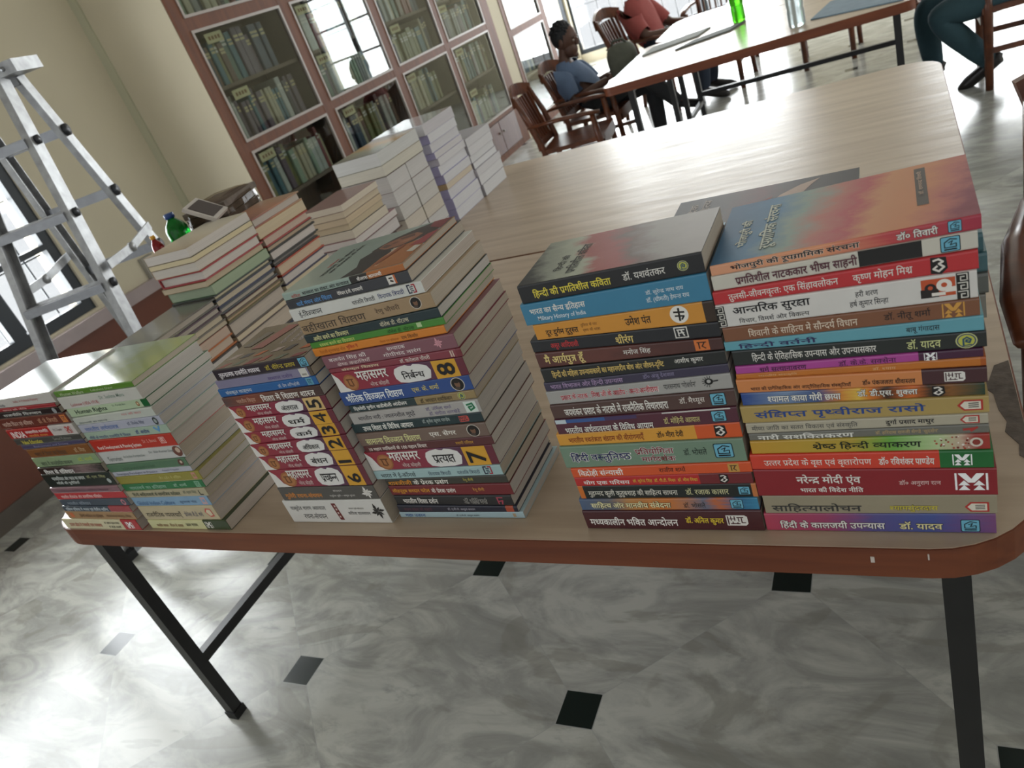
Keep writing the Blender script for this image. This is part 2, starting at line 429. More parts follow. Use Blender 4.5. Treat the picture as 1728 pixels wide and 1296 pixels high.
def book(label, group, L, w, zs, col, hard=False, page='#d9cfbf', blocks=(), texts=(), marks=(), top=None, loc=(0, 0), rotz=0.0, zbase=0.0, gloss=0.34, name='book', simple=False):
    """spine along +x at y=0, fore-edge at y=w. zs = bottom left/right, top left/right heights over the table"""
    bl, br, tl, tr = zs; z0 = min(bl, br)
    t = ((tl - bl) + (tr - br)) / 2
    gap = 0.0003
    root = thing(name, label, 'book', (loc[0], loc[1], zbase + z0), rotz, group)
    def P(u, d, h):
        a = u / L; v = h / t
        zb = bl + (br - bl) * a + gap; zt = tl + (tr - tl) * a
        return (u, d, zb + (zt - zb) * v - z0)
    tb = 0.0034 if hard else 0.0008; ov = 0.004 if hard else 0.0
    if t < 0.012: tb = min(tb, 0.0016)
    ts = 0.003 if hard else 0.001; r = min(t * 0.28, 0.004 if hard else 0.0018)
    prof = [(w, 0), (w, tb), (ts, tb), (ts, t - tb), (w, t - tb), (w, t), (r, t), (r * .3, t - r * .3), (0, t - r), (0, r), (r * .3, r * .3), (r, 0)]
    mats = [col if not isinstance(col, str) else pm(col, gloss, 0.05, 25, coat=0.2)]
    cuts = [(0, L, 0)]
    if blocks:
        cuts = []; x = 0.0
        for a, b, c in sorted(blocks, key=lambda q: q[0]):
            if a > x + 1e-4: cuts.append((x * L, a * L, 0))
            mats.append(pm(c, gloss, 0.05, 25, coat=0.2)); cuts.append((a * L, b * L, len(mats) - 1)); x = b
        if x < 1 - 1e-4: cuts.append((x * L, L, 0))
    ti = None
    if top: mats.append(top); ti = len(mats) - 1
    mb = MB(); n = len(prof)
    for ci, (a, b, mi) in enumerate(cuts):
        vs = [P(a, d, h) for d, h in prof] + [P(b, d, h) for d, h in prof]
        for k in range(n):
            mb.add([vs[k], vs[(k + 1) % n], vs[n + (k + 1) % n], vs[n + k]], [(3, 2, 1, 0)], ti if (ti is not None and k in (5,)) else mi)
        for side, x in ((0, a), (1, b)):
            if (side == 0 and ci == 0) or (side == 1 and ci == len(cuts) - 1):
                q = [P(x, d, h) for d, h in prof]
                for f in ((0, 1, 2, 11), (2, 3, 8, 9), (2, 9, 10, 11), (3, 4, 5, 6), (3, 6, 7, 8)): mb.add([q[i] for i in f], [(0, 1, 2, 3)], mi)
    mb.build('cover', mats, root)
    pg = MB(); e = ov + 0.0004
    c8 = [P(u, d, h) for h in (tb, t - tb) for d in (ts, w - e) for u in (e, L - e)]
    pg.add(c8, [(0, 2, 3, 1), (4, 5, 7, 6), (0, 1, 5, 4), (2, 6, 7, 3), (0, 4, 6, 2), (1, 3, 7, 5)])
    pg.build('pages', pages_mat(page), root)
    for tx in texts:
        lifted = any(not isinstance(q[0], str) and q[3] == 0 for q in marks)
        s, u0, u1, v0, v1, c = tx[:6]; bold = len(tx) > 6 and tx[6]; outl = tx[7] if len(tx) > 7 else None; rot = len(tx) > 8 and tx[8]
        U0 = u0 * L; V0 = v0 * t; wu = (u1 - u0) * L; hv = (v1 - v0) * t
        if rot: put_text('number', root, s, lambda x, y, k: P(U0 + wu - y, -k, V0 + x), hv, wu, c, bold, outl, True)
        else: put_text('title' if tx is texts[0] else 'author_name', root, s, lambda x, y, k: P(U0 + x, -k, V0 + y), wu, hv, c, bold, outl, lifted)
    for mk in marks:
        kind, uc, vc, size = mk[:4]; args = mk[4:]
        polys = EMB(kind, *args) if isinstance(kind, str) else kind
        S = size * t
        put_polys('printed_mark', root, polys, (lambda x, y, k: P(x * L, -k, y * t)) if size == 0 else (lambda x, y, k: P(uc * L + x * S, -k, vc * t + y * S)))
    return root, P

def cloud(w, h):
    """white name label with scalloped ends"""
    pts = []
    base = [(-.5, -.2), (-.42, -.42), (-.2, -.5), (.2, -.48), (.42, -.4), (.46, -.2), (.5, .05), (.44, .32), (.26, .46), (.1, .5), (.04, .42), (-.04, .44), (-.12, .5), (-.3, .44), (-.44, .34), (-.5, .1)]
    return [(x * w, y * h) for x, y in base]
ORD = ['topmost', 'second', 'third', 'fourth', 'fifth', 'sixth', 'seventh', 'eighth', 'ninth', 'tenth', 'eleventh', 'twelfth', 'thirteenth', 'fourteenth', 'fifteenth', 'sixteenth', 'seventeenth', 'eighteenth', 'nineteenth', 'twentieth', 'twenty-first', 'twenty-second', 'twenty-third', 'twenty-fourth']
def place_word(i, n):
    return 'topmost' if i == 0 else 'lowest' if i == n - 1 else ORD[i] + ' from top'
# ------------------------------------------------------------------ the six front stacks: measured extents, then what is printed on each spine
GEO = {}
GEO['D'] = (0.672, [
  (-0.1759, 0.0469, 0.3326, 0.339, 0.3435, 0.3525), (-0.1772, 0.0438, 0.316, 0.3219, 0.3326, 0.339), (-0.179, 0.0433, 0.3016, 0.3037, 0.316, 0.3219),
  (-0.1792, 0.0417, 0.2754, 0.2766, 0.3016, 0.3037), (-0.1775, 0.0425, 0.2585, 0.2587, 0.2754, 0.2766), (-0.1794, 0.045, 0.2474, 0.2425, 0.2585, 0.2587),
  (-0.1739, 0.0465, 0.2287, 0.2254, 0.2474, 0.2425), (-0.1739, 0.0433, 0.2188, 0.2155, 0.2287, 0.2254), (-0.175, 0.0453, 0.2122, 0.2049, 0.2188, 0.2155),
  (-0.1764, 0.0455, 0.1951, 0.1874, 0.2122, 0.2049), (-0.1748, 0.0432, 0.1784, 0.1732, 0.1951, 0.1874), (-0.1787, 0.0458, 0.1559, 0.1535, 0.1784, 0.1732),
  (-0.1768, 0.0445, 0.1419, 0.1409, 0.1559, 0.1535), (-0.1761, 0.0448, 0.132, 0.1296, 0.1419, 0.1409), (-0.1766, 0.045, 0.1141, 0.1104, 0.132, 0.1296),
  (-0.18, 0.0473, 0.0931, 0.088, 0.1141, 0.1104), (-0.18, 0.0494, 0.0542, 0.0532, 0.0931, 0.088), (-0.1769, 0.0484, 0.0268, 0.0273, 0.0542, 0.0532),
  (-0.18, 0.0468, 0, 0, 0.0268, 0.0273),
])
GEO['C'] = (0.672, [
  (-0.3838, -0.1806, 0.3329, 0.338, 0.3552, 0.3602), (-0.3882, -0.1806, 0.3061, 0.3075, 0.3329, 0.338), (-0.3821, -0.1806, 0.2862, 0.2826, 0.3061, 0.3075),
  (-0.3926, -0.1806, 0.2703, 0.2645, 0.2862, 0.2826), (-0.3922, -0.1806, 0.2494, 0.2498, 0.2703, 0.2645), (-0.3921, -0.1806, 0.2296, 0.2333, 0.2494, 0.2498),
  (-0.3951, -0.1806, 0.2166, 0.2213, 0.2296, 0.2333), (-0.397, -0.1806, 0.1977, 0.2014, 0.2166, 0.2213), (-0.3978, -0.1806, 0.177, 0.1795, 0.1977, 0.2014),
  (-0.3988, -0.182, 0.1543, 0.1585, 0.177, 0.1795), (-0.404, -0.1829, 0.136, 0.1374, 0.1543, 0.1585), (-0.4056, -0.1833, 0.1022, 0.105, 0.136, 0.1374),
  (-0.4009, -0.1806, 0.0866, 0.0896, 0.1022, 0.105), (-0.4012, -0.1827, 0.0721, 0.0721, 0.0866, 0.0896), (-0.4019, -0.1813, 0.05, 0.051, 0.0721, 0.0721),
  (-0.4065, -0.1831, 0.0308, 0.0325, 0.05, 0.051), (-0.4078, -0.1825, 0, 0, 0.0308, 0.0325),
])
GEO['N'] = (0.69, [
  (-0.73, -0.5282, 0.38, 0.3908, 0.391, 0.3999), (-0.731, -0.5264, 0.3669, 0.375, 0.38, 0.3908), (-0.7323, -0.5136, 0.3488, 0.3591, 0.3669, 0.375),
  (-0.7276, -0.5078, 0.3275, 0.3384, 0.3488, 0.3591), (-0.7295, -0.5059, 0.3146, 0.3245, 0.3275, 0.3384), (-0.7276, -0.5051, 0.305, 0.3134, 0.3146, 0.3245),
  (-0.7291, -0.5091, 0.292, 0.3013, 0.305, 0.3134), (-0.7186, -0.4996, 0.2723, 0.281, 0.292, 0.3013), (-0.717, -0.4987, 0.2655, 0.2677, 0.2723, 0.281),
  (-0.7169, -0.5012, 0.2329, 0.2407, 0.2655, 0.2677), (-0.7228, -0.504, 0.2092, 0.2181, 0.2329, 0.2407), (-0.7178, -0.5056, 0.1973, 0.2044, 0.2092, 0.2181),
  (-0.7228, -0.5047, 0.1778, 0.184, 0.1973, 0.2044), (-0.7305, -0.5091, 0.1617, 0.1679, 0.1778, 0.184), (-0.7293, -0.5085, 0.1387, 0.146, 0.1617, 0.1679),
  (-0.7287, -0.5081, 0.1267, 0.1305, 0.1387, 0.146), (-0.7345, -0.5138, 0.0921, 0.0968, 0.1267, 0.1305), (-0.7343, -0.514, 0.0756, 0.0791, 0.0921, 0.0968),
  (-0.7218, -0.512, 0.0629, 0.0641, 0.0756, 0.0791), (-0.7215, -0.5115, 0.0444, 0.0431, 0.0629, 0.0641), (-0.7205, -0.518, 0.0264, 0.0235, 0.0444, 0.0431),
  (-0.7227, -0.5149, 0.0113, 0.0126, 0.0264, 0.0235), (-0.7262, -0.5092, 0.0001, 0.0003, 0.0113, 0.0126),
])
GEO['M'] = (0.678, [
  (-0.9224, -0.7355, 0.2801, 0.2857, 0.2992, 0.3037), (-0.931, -0.7355, 0.2654, 0.2705, 0.2801, 0.2857), (-0.9361, -0.7355, 0.2509, 0.256, 0.2654, 0.2705),
  (-0.9368, -0.7355, 0.2336, 0.2388, 0.2509, 0.256), (-0.9355, -0.7355, 0.2117, 0.2155, 0.2336, 0.2388), (-0.9357, -0.7355, 0.1851, 0.192, 0.2117, 0.2155),
  (-0.9368, -0.7355, 0.1616, 0.1705, 0.1851, 0.192), (-0.9368, -0.7355, 0.1378, 0.1449, 0.1616, 0.1705), (-0.935, -0.7355, 0.1101, 0.1159, 0.1378, 0.1449),
  (-0.9324, -0.7355, 0.0747, 0.0758, 0.1101, 0.1159), (-0.9341, -0.7355, 0.0468, 0.049, 0.0747, 0.0758), (-0.9418, -0.7355, 0, 0, 0.0468, 0.049),
])
GEO['A'] = (0.65, [
  (-1.5055, -1.2875, 0.2933, 0.2919, 0.3098, 0.3134), (-1.5128, -1.2948, 0.2852, 0.2836, 0.2933, 0.2919), (-1.5118, -1.2938, 0.2712, 0.2705, 0.2852, 0.2836),
  (-1.5055, -1.2875, 0.2471, 0.2487, 0.2712, 0.2705), (-1.4975, -1.2875, 0.2261, 0.226, 0.2471, 0.2487), (-1.4957, -1.2875, 0.2107, 0.214, 0.2261, 0.226),
  (-1.4884, -1.2875, 0.1999, 0.2053, 0.2107, 0.214), (-1.4828, -1.2875, 0.1794, 0.1828, 0.1999, 0.2053), (-1.4898, -1.2875, 0.1565, 0.1603, 0.1794, 0.1828),
  (-1.4926, -1.2907, 0.1393, 0.1412, 0.1565, 0.1603), (-1.5007, -1.2875, 0.1074, 0.11, 0.1393, 0.1412), (-1.5034, -1.2879, 0.0933, 0.095, 0.1074, 0.11),
  (-1.5061, -1.2875, 0.0763, 0.0791, 0.0933, 0.095), (-1.5062, -1.2923, 0.061, 0.0608, 0.0763, 0.0791), (-1.5096, -1.2989, 0.0473, 0.0458, 0.061, 0.0608),
  (-1.5179, -1.3054, 0.0264, 0.0255, 0.0473, 0.0458), (-1.5491, -1.3126, 0.0002, 0, 0.0264, 0.0255),
])
GEO['B'] = (0.655, [
  (-1.2865, -1.0756, 0.2981, 0.3004, 0.3095, 0.3106), (-1.2865, -1.072, 0.2736, 0.2778, 0.2981, 0.3004), (-1.2865, -1.07, 0.2554, 0.2625, 0.2736, 0.2778),
  (-1.2849, -1.0673, 0.2403, 0.2451, 0.2554, 0.2625), (-1.2848, -1.0633, 0.2233, 0.2275, 0.2403, 0.2451), (-1.2859, -1.0612, 0.2069, 0.2101, 0.2233, 0.2275),
  (-1.2865, -1.0644, 0.1802, 0.1853, 0.2069, 0.2101), (-1.2865, -1.0661, 0.1527, 0.1605, 0.1802, 0.1853), (-1.2865, -1.0693, 0.1353, 0.1431, 0.1527, 0.1605),
  (-1.2865, -1.0707, 0.1242, 0.1319, 0.1353, 0.1431), (-1.2865, -1.0598, 0.1067, 0.113, 0.1242, 0.1319), (-1.2865, -1.0663, 0.0908, 0.0967, 0.1067, 0.113),
  (-1.2865, -1.071, 0.0757, 0.0783, 0.0908, 0.0967), (-1.2865, -1.0804, 0.0547, 0.0569, 0.0757, 0.0783), (-1.2865, -1.0836, 0.0213, 0.0232, 0.0547, 0.0569),
  (-1.2865, -1.0738, 0.0001, 0, 0.0213, 0.0232),
])
WHT = '#e9e6df'; BLK = '#17151a'
def series(num, word, pale=False):
    """the eight matching crimson volumes"""
    return dict(c=grad([(0, '#9c2c3c'), (.5, '#8e2f45'), (.62, '#5d3458'), (.78, '#5a2b46'), (1, '#6b2434')], nscale=6, noise=.1),
        t=[('महासमर', .19, .44, .42, .95, WHT, 1), ('नरेन्द्र कोहली', .27, .42, .1, .38, '#e0c8c4'), (word, .535, .7, .24, .68, BLK, 0), (num, .80, .925, .16, .84, BLK, 1, None, True)],
        m=[([([(0, -.5), (.9, -.5), (.5, -.28), (.3, .2), (.05, .45), (0, .5)], '#e4e0da'), (disc(.92, -.06, .42, .42), '#a2673c'), (disc(.92, -.06, .34, .34), '#b4794a')] +
               [(q, '#6c3f22') for q in strokes([(.7, .1), (1.1, .1)], .06) + strokes([(.78, .1), (.78, -.2), (.95, -.25)], .07) + strokes([(1.0, .1), (1.02, -.22)], .07)], 0, .5, .98),
           ([([(x + .6175, y + .5) for x, y in cloud(.275, .92)], '#e6e4e0')], 0, 0, 0), ([(sq(.775, .945, .02, .98), '#d9b77a' if pale else '#dca436')], 0, 0, 0)])
S = {}
S['D'] = ('rightmost front stack', 'books in the rightmost front stack', [
 dict(d='bright art-covered book with orange-red spine', c=grad([(0, '#e0a07c'), (.45, '#e29c74'), (.7, '#c0494c'), (1, '#a82c44')], noise=.1), t=[('भोजपुरी की रूपग्रामिक संरचना', .085, .59, .15, .85, BLK, 1, '#f0d8c4'), ('डॉ० तिवारी', .72, .86, .25, .85, WHT, 1, BLK)], m=[('aq', .915, .55, .8)], top='d'),
 dict(d='off-white book with black box on spine', c='#d3cfc2', t=[('प्रगतिशील नाटककार भीष्म साहनी', .10, .585, .12, .85, '#5a2a38', 1)], m=[([(sq(.59, .815, .06, .97), '#1c1b1a')], 0, 0, 0), ('aq', .91, .5, .85)]),
 dict(d='red book with white title', c='#c33136', t=[('तुलसी-जीवनवृत्तः एक सिंहावलोकन', .065, .51, .12, .85, WHT), ('कृष्ण मोहन मिश्र', .565, .78, .15, .85, WHT)], m=[('bw', .87, .5, .95)]),
 dict(d='white book with bold black title', c='#dedbd6', t=[('आन्तरिक सुरक्षा', .07, .395, .42, .92, BLK, 1), ('विचार, विमर्श और विकल्प', .09, .385, .1, .36, BLK), ('हरी शरण', .57, .655, .55, .85, BLK), ('हर्ष कुमार सिन्हा', .545, .69, .15, .5, BLK)], m=[('pp', .868, .55, .66), ('key', .952, .5, .95), ('key', .016, .5, .88)]),
 dict(d='brown book with pale title', c='#84563c', t=[('शिवानी के साहित्य में सौन्दर्य विधान', .11, .56, .15, .8, '#e4d4c0'), ('डॉ. नीतू शर्मा', .66, .83, .2, .8, BLK)], m=[('mk', .91, .5, .8, '#d8a04a')]),
 dict(d='sky blue book', c='#68a9b8', t=[('हिन्दी वर्तनी', .06, .39, .12, .72, '#33305e', 1), ('बाबू गंगादास', .73, .85, .2, .75, '#202428')]),
 dict(d='black book with white title and round emblem', c='#272b2a', t=[('हिन्दी के ऐतिहासिक उपन्यास और उपन्यासकार', .085, .60, .15, .8, WHT), ('डॉ. यादव', .715, .84, .2, .85, '#d8dc9a')], m=[('round', .93, .5, .95)]),
 dict(d='magenta book with purple end', c='#b44a9c', blocks=[(.765, 1, '#48203e')], t=[('धर्म सत्यानावरण', .11, .315, .1, .85, '#4a1a44', 1), ('डॉ. के.के. सक्सेना', .45, .68, .15, .85, '#4a1a44')], m=[('mk', .81, .5, .85)]),
 dict(d='thin plain orange book', c='#c9772c', blocks=[(.98, 1, '#b05a20')], t=[('भारतीय संस्कृति', .1, .27, .25, .7, '#e4b483'), ('डॉ. श्याम', .58, .67, .25, .7, '#e4b483')]),
 dict(d='orange book with maroon end', c=grad([(0, '#d98a50'), (1, '#d98a50')], noise=.3), blocks=[(.765, 1, '#4b2a2f')], t=[('भारत की प्रागैतिहासिक और आद्यैतिहासिक संस्कृतियाँ', .06, .49, .1, .48, '#4a2412', 1), ('डॉ० पंकजलता श्रीवास्तव', .535, .74, .2, .6, '#2c1a12', 1)], m=[('hl', .885, .5, .62, WHT, '#4b2a2f')]),
 dict(d='blue book turning to flame orange', c=grad([(0, '#25468e'), (.2, '#7d94b4'), (.34, '#3f568c'), (.44, '#d8893a'), (.52, '#e6c050'), (.56, '#d97a2a'), (.63, '#20160f'), (.72, '#d8702c'), (.8, '#3a2c1c'), (.87, '#8a5a2a'), (1, '#24402e')], noise=.06, nscale=9), t=[('श्यामल काया गोरी छाया', .12, .44, .2, .85, '#f2efe8', 1, '#26304a'), ('डॉ. डी.एस. शुक्ला', .51, .75, .2, .9, WHT, 1, BLK)], m=[('bw', .83, .5, .85)]),
 dict(d='mustard book with large blue title', c='#b39a5c', t=[('संक्षिप्त पृथ्वीराज रासो', .06, .77, .15, .75, '#2b4a8e', 1)], m=[('house', .935, .5, .62)]),
 dict(d='beige book with small grey title', c='#b7b09c', t=[('मीणा जाति का सतत विकास एवं संस्कृति', .025, .495, .15, .8, '#5c5a56'), ('दुर्गा प्रसाद माथुर', .61, .80, .2, .85, BLK, 1)], m=[('house', .935, .5, .75)]),
 dict(d='grey book with white title', c='#73726a', t=[('नारी सशक्तिकरण', .04, .47, .1, .88, '#e6e4dc', 1), ('डॉ. हरिदास रामजी शेण्डे ‘सुदर्शन’', .56, .81, .2, .8, '#c2a878')], m=[([(q, '#b03a34') for q in strokes([(-.6, 0), (.4, .1)], .3) + strokes([(.1, -.2), (.7, .25)], .25)], .93, .5, .8)]),
 dict(d='yellow-green book with black title', c=grad([(0, '#c99a34'), (.45, '#b9a03a'), (.62, '#6fae48'), (.8, '#b9cf9a'), (.9, '#c9b09a'), (.95, '#a23a34'), (1, '#a83a2e')], noise=.05), t=[('श्रेष्ठ हिन्दी व्याकरण', .285, .74, .2, .8, '#14200f', 1)], m=[('ring', .95, .5, .7)]),
 dict(d='vermilion book with green end', c='#d6432f', blocks=[(.80, 1, '#1d6c33')], t=[('उत्तर प्रदेश के वृक्ष एवं वृक्षारोपण', .06, .53, .15, .75, '#f0e4dc'), ('डॉ० रविशंकर पाण्डेय', .56, .78, .25, .75, WHT, 1)], m=[('mk', .885, .5, .62)]),
 dict(d='thick crimson book with large white emblem', c='#8f2029', t=[('नरेन्द्र मोदी एंव', .19, .47, .42, .82, WHT, 1), ('भारत की विदेश नीति', .2, .475, .14, .36, WHT, 1), ('डॉ० अनुराग रत्न', .625, .79, .36, .6, '#e8c8c4')], m=[('mk', .905, .52, .62)]),
 dict(d='taupe book with grey title', c='#9d937c', t=[('साहित्यालोचन', .035, .45, .08, .58, '#3f3d3a', 1), ('श्यामसुंदरदास', .57, .77, .12, .5, '#c9bb4a', 1, '#2a2a22')], m=[('house', .925, .38, .5)]),
 dict(d='pink-to-blue book', c=grad([(0, '#b8475e'), (.3, '#a0446a'), (.5, '#5c5590'), (.75, '#4a5a9c'), (1, '#7c4a7c')], noise=.1), t=[('हिंदी के कालजयी उपन्यास', .07, .55, .12, .62, WHT, 1, BLK), ('डॉ. यादव', .61, .79, .16, .6, '#e8dfa8', 1, BLK)], m=[('aq', .90, .4, .62)]),
])
S['C'] = ('second stack from right', 'books in the second front stack from the right', [
 dict(d='black book with yellow title', c='#1f1f22', hard=1, t=[('हिन्दी की प्रगतिशील कविता', .08, .525, .18, .72, '#e6d44e', 1), ('डॉ. यशवंतकर', .59, .81, .3, .75, WHT)], m=[('round', .90, .52, .5)], top='c'),
 dict(d='blue book with bilingual title', c='#3f84a6', t=[('भारत का सैन्य इतिहास', .045, .365, .45, .82, WHT, 1), ('Military History of India', .08, .355, .12, .38, '#e4ecf0'), ('डॉ. सुरेन्द्र नाथ राय', .69, .88, .52, .75, '#dfe8ec'), ('डॉ. (श्रीमती) हेमन्त राय', .685, .90, .22, .48, '#dfe8ec')]),
 dict(d='mango orange book with white disc', c='#d9963a', blocks=[(.945, 1, '#3a2a1e')], t=[('दूर दुर्गम दुरुस्त', .065, .26, .15, .7, '#2a1c12', 1), ('दुनिया के पार', .28, .375, .5, .75, '#8a5a28'), ('दृश्य की यात्रा', .285, .385, .2, .45, '#8a5a28'), ('उमेश पंत', .53, .67, .3, .8, '#2a1c12', 1)], m=[('circ', .82, .55, .85)]),
 dict(d='black book with red title', c='#25262b', t=[('असुर आदिवासी', .11, .27, .12, .8, '#c43a3c', 1), ('श्रीरंग', .475, .57, .15, .85, '#e2c878', 1)], m=[('box', .815, .55, .75, WHT, '#25262b')]),
 dict(d='brown wood-textured book', c=grad([(0, '#5a332e'), (.4, '#6a3c34'), (.7, '#54302c'), (1, '#4a2c2a')], noise=.35, nscale=7, stretch=(1, 1, .2)), t=[('मै आर्यपुत्र हूँ', .045, .28, .08, .9, '#e4cf86', 1), ('मनोज सिंह', .495, .64, .3, .8, WHT)], m=[('patch', .90, .55, .85, '#d9793c', '#3a2018')]),
 dict(d='black book with long tan title', c='#242626', t=[('हिन्दी की महिला उपन्यासकारों का महानगरीय बोध और जीवन-दृष्टि', .06, .69, .18, .82, '#dcbf70', 1), ('आशीष कुमार', .745, .89, .3, .82, WHT)]),
 dict(d='dusky purple book', c='#3f3950', t=[('भारत विभाजन और हिन्दी उपन्यास', .035, .455, .15, .85, '#b59ac0'), ('डॉ० अंजु देशवाल', .565, .73, .2, .85, '#8f88a8')]),
 dict(d='light grey book with red title', c='#aba9a5', t=[('प्रसाद के नाटक : मिश्र जी के आक्षेप : अन्तःअन्वीक्षण', .08, .63, .25, .75, '#b02a38', 1, '#efe6e4'), ('पारसनाथ ‘गोवर्धन’', .66, .825, .35, .8, '#3a3a3a')], m=[('eye', .89, .6, .7)]),
 dict(d='dark brown book with white title', c='#573f3a', t=[('जयशंकर प्रसाद के नाटकों में राजनैतिक विचारधारा', .075, .66, .15, .82, WHT, 1), ('डॉ. मैथ्यूस', .72, .85, .3, .8, '#e4dcd4')], m=[('aq', .915, .5, .75)]),
 dict(d='wine-coloured book under a pale blue edge', c='#592b3a', t=[('भारतीय अर्थव्यवस्था के विविध आयाम', .05, .56, .06, .58, WHT, 1), ('डॉ. मोहिनी अग्रवाल', .62, .81, .2, .7, '#d8cc8c')], m=[('aq', .905, .5, .7), ([(sq(.02, .48, .74, .97), '#3e5f9c'), (sq(.005, .07, .72, .98), '#c8d4da'), (sq(.30, .48, .74, .97), '#4a3a62'), (sq(.62, .97, .9, .985), '#d4d0cc')], 0, 0, 0)]),
 dict(d='yellow book with orange end', c='#e0a03c', blocks=[(.775, 1, '#db5c2a')], t=[('भारतीय स्वतंत्रता संग्राम की वीरांगनाएँ', .065, .50, .15, .75, '#8a3a1a', 1), ('डॉ० मीरा देवी', .57, .71, .25, .75, '#2a1810', 1)], m=[('bw', .90, .5, .8)]),
 dict(d='thick sage green book', c='#78917c', t=[('हिंदी वस्तुनिष्ठ', .05, .40, .2, .72, '#27305a', 1, '#f0ece6'), ('प्रतियोगिता', .43, .64, .5, .82, '#7c2432', 1, '#f0ece6'), ('मार्गदर्शक', .455, .64, .16, .46, '#7c2432', 1, '#f0ece6'), ('डॉ. भोसले', .69, .81, .38, .7, '#1e2a24')], m=[('aq', .895, .52, .62)]),
 dict(d='red-orange book with white title', c='#dd5a2c', t=[('विद्रोही संन्यासी', .04, .31, .1, .88, '#f4ebe4', 1), ('राजीव शर्मा', .515, .66, .3, .85, '#4a1c12')], m=[('patch', .91, .5, .8, '#c9994c', '#3a2418')]),
 dict(d='red book with dark red end', c='#bf2a2a', blocks=[(.725, 1, '#75242a')], t=[('योग एक परिचय', .05, .33, .1, .7, '#f2e8e4', 1), ('डॉ. सुरेन्द्र सिंह  डॉ. पी.टी. मिश्रा  डॉ. मीरा मिश्रा', .35, .715, .25, .7, '#e6c04a')], m=[('bw', .855, .5, .8)]),
 dict(d='black book with orange ends', c='#1d2120', blocks=[(0, .03, '#d5742c'), (.975, 1, '#c97a44')], t=[('मुहम्मद कुली कुतुबशाह की साहित्य साधना', .055, .58, .12, .72, '#e4e0d4', 0), ('डॉ. रज़ाक कासार', .625, .855, .25, .75, '#d4d0a0')], m=[('aq', .935, .5, .6)]),
 dict(d='painted blue-and-orange book', c=grad([(0, '#4e6384'), (.2, '#6b6a70'), (.3, '#c08a50'), (.5, '#cf7a34'), (.62, '#b87a58'), (.72, '#6a7084'), (.8, '#c46a3a'), (.9, '#2f6c94'), (1, '#3c8ab0')], noise=.1, nscale=7), t=[('साहित्य और मानवीय संवेदना', .065, .535, .15, .8, '#efe6b4', 1, '#1c1a16'), ('डॉ. भोसले', .605, .725, .2, .7, '#2a2420')], m=[('aq', .89, .5, .75)]),
 dict(d='thick maroon book with white title', c='#4d2328', t=[('मध्यकालीन भक्ति आन्दोलन', .03, .55, .2, .68, '#f2eee8', 1), ('डॉ. अनिल कुमार', .595, .80, .28, .72, '#e8cc3c', 1)], m=[('hl', .87, .52, .5, WHT, '#4d2328')]),
])
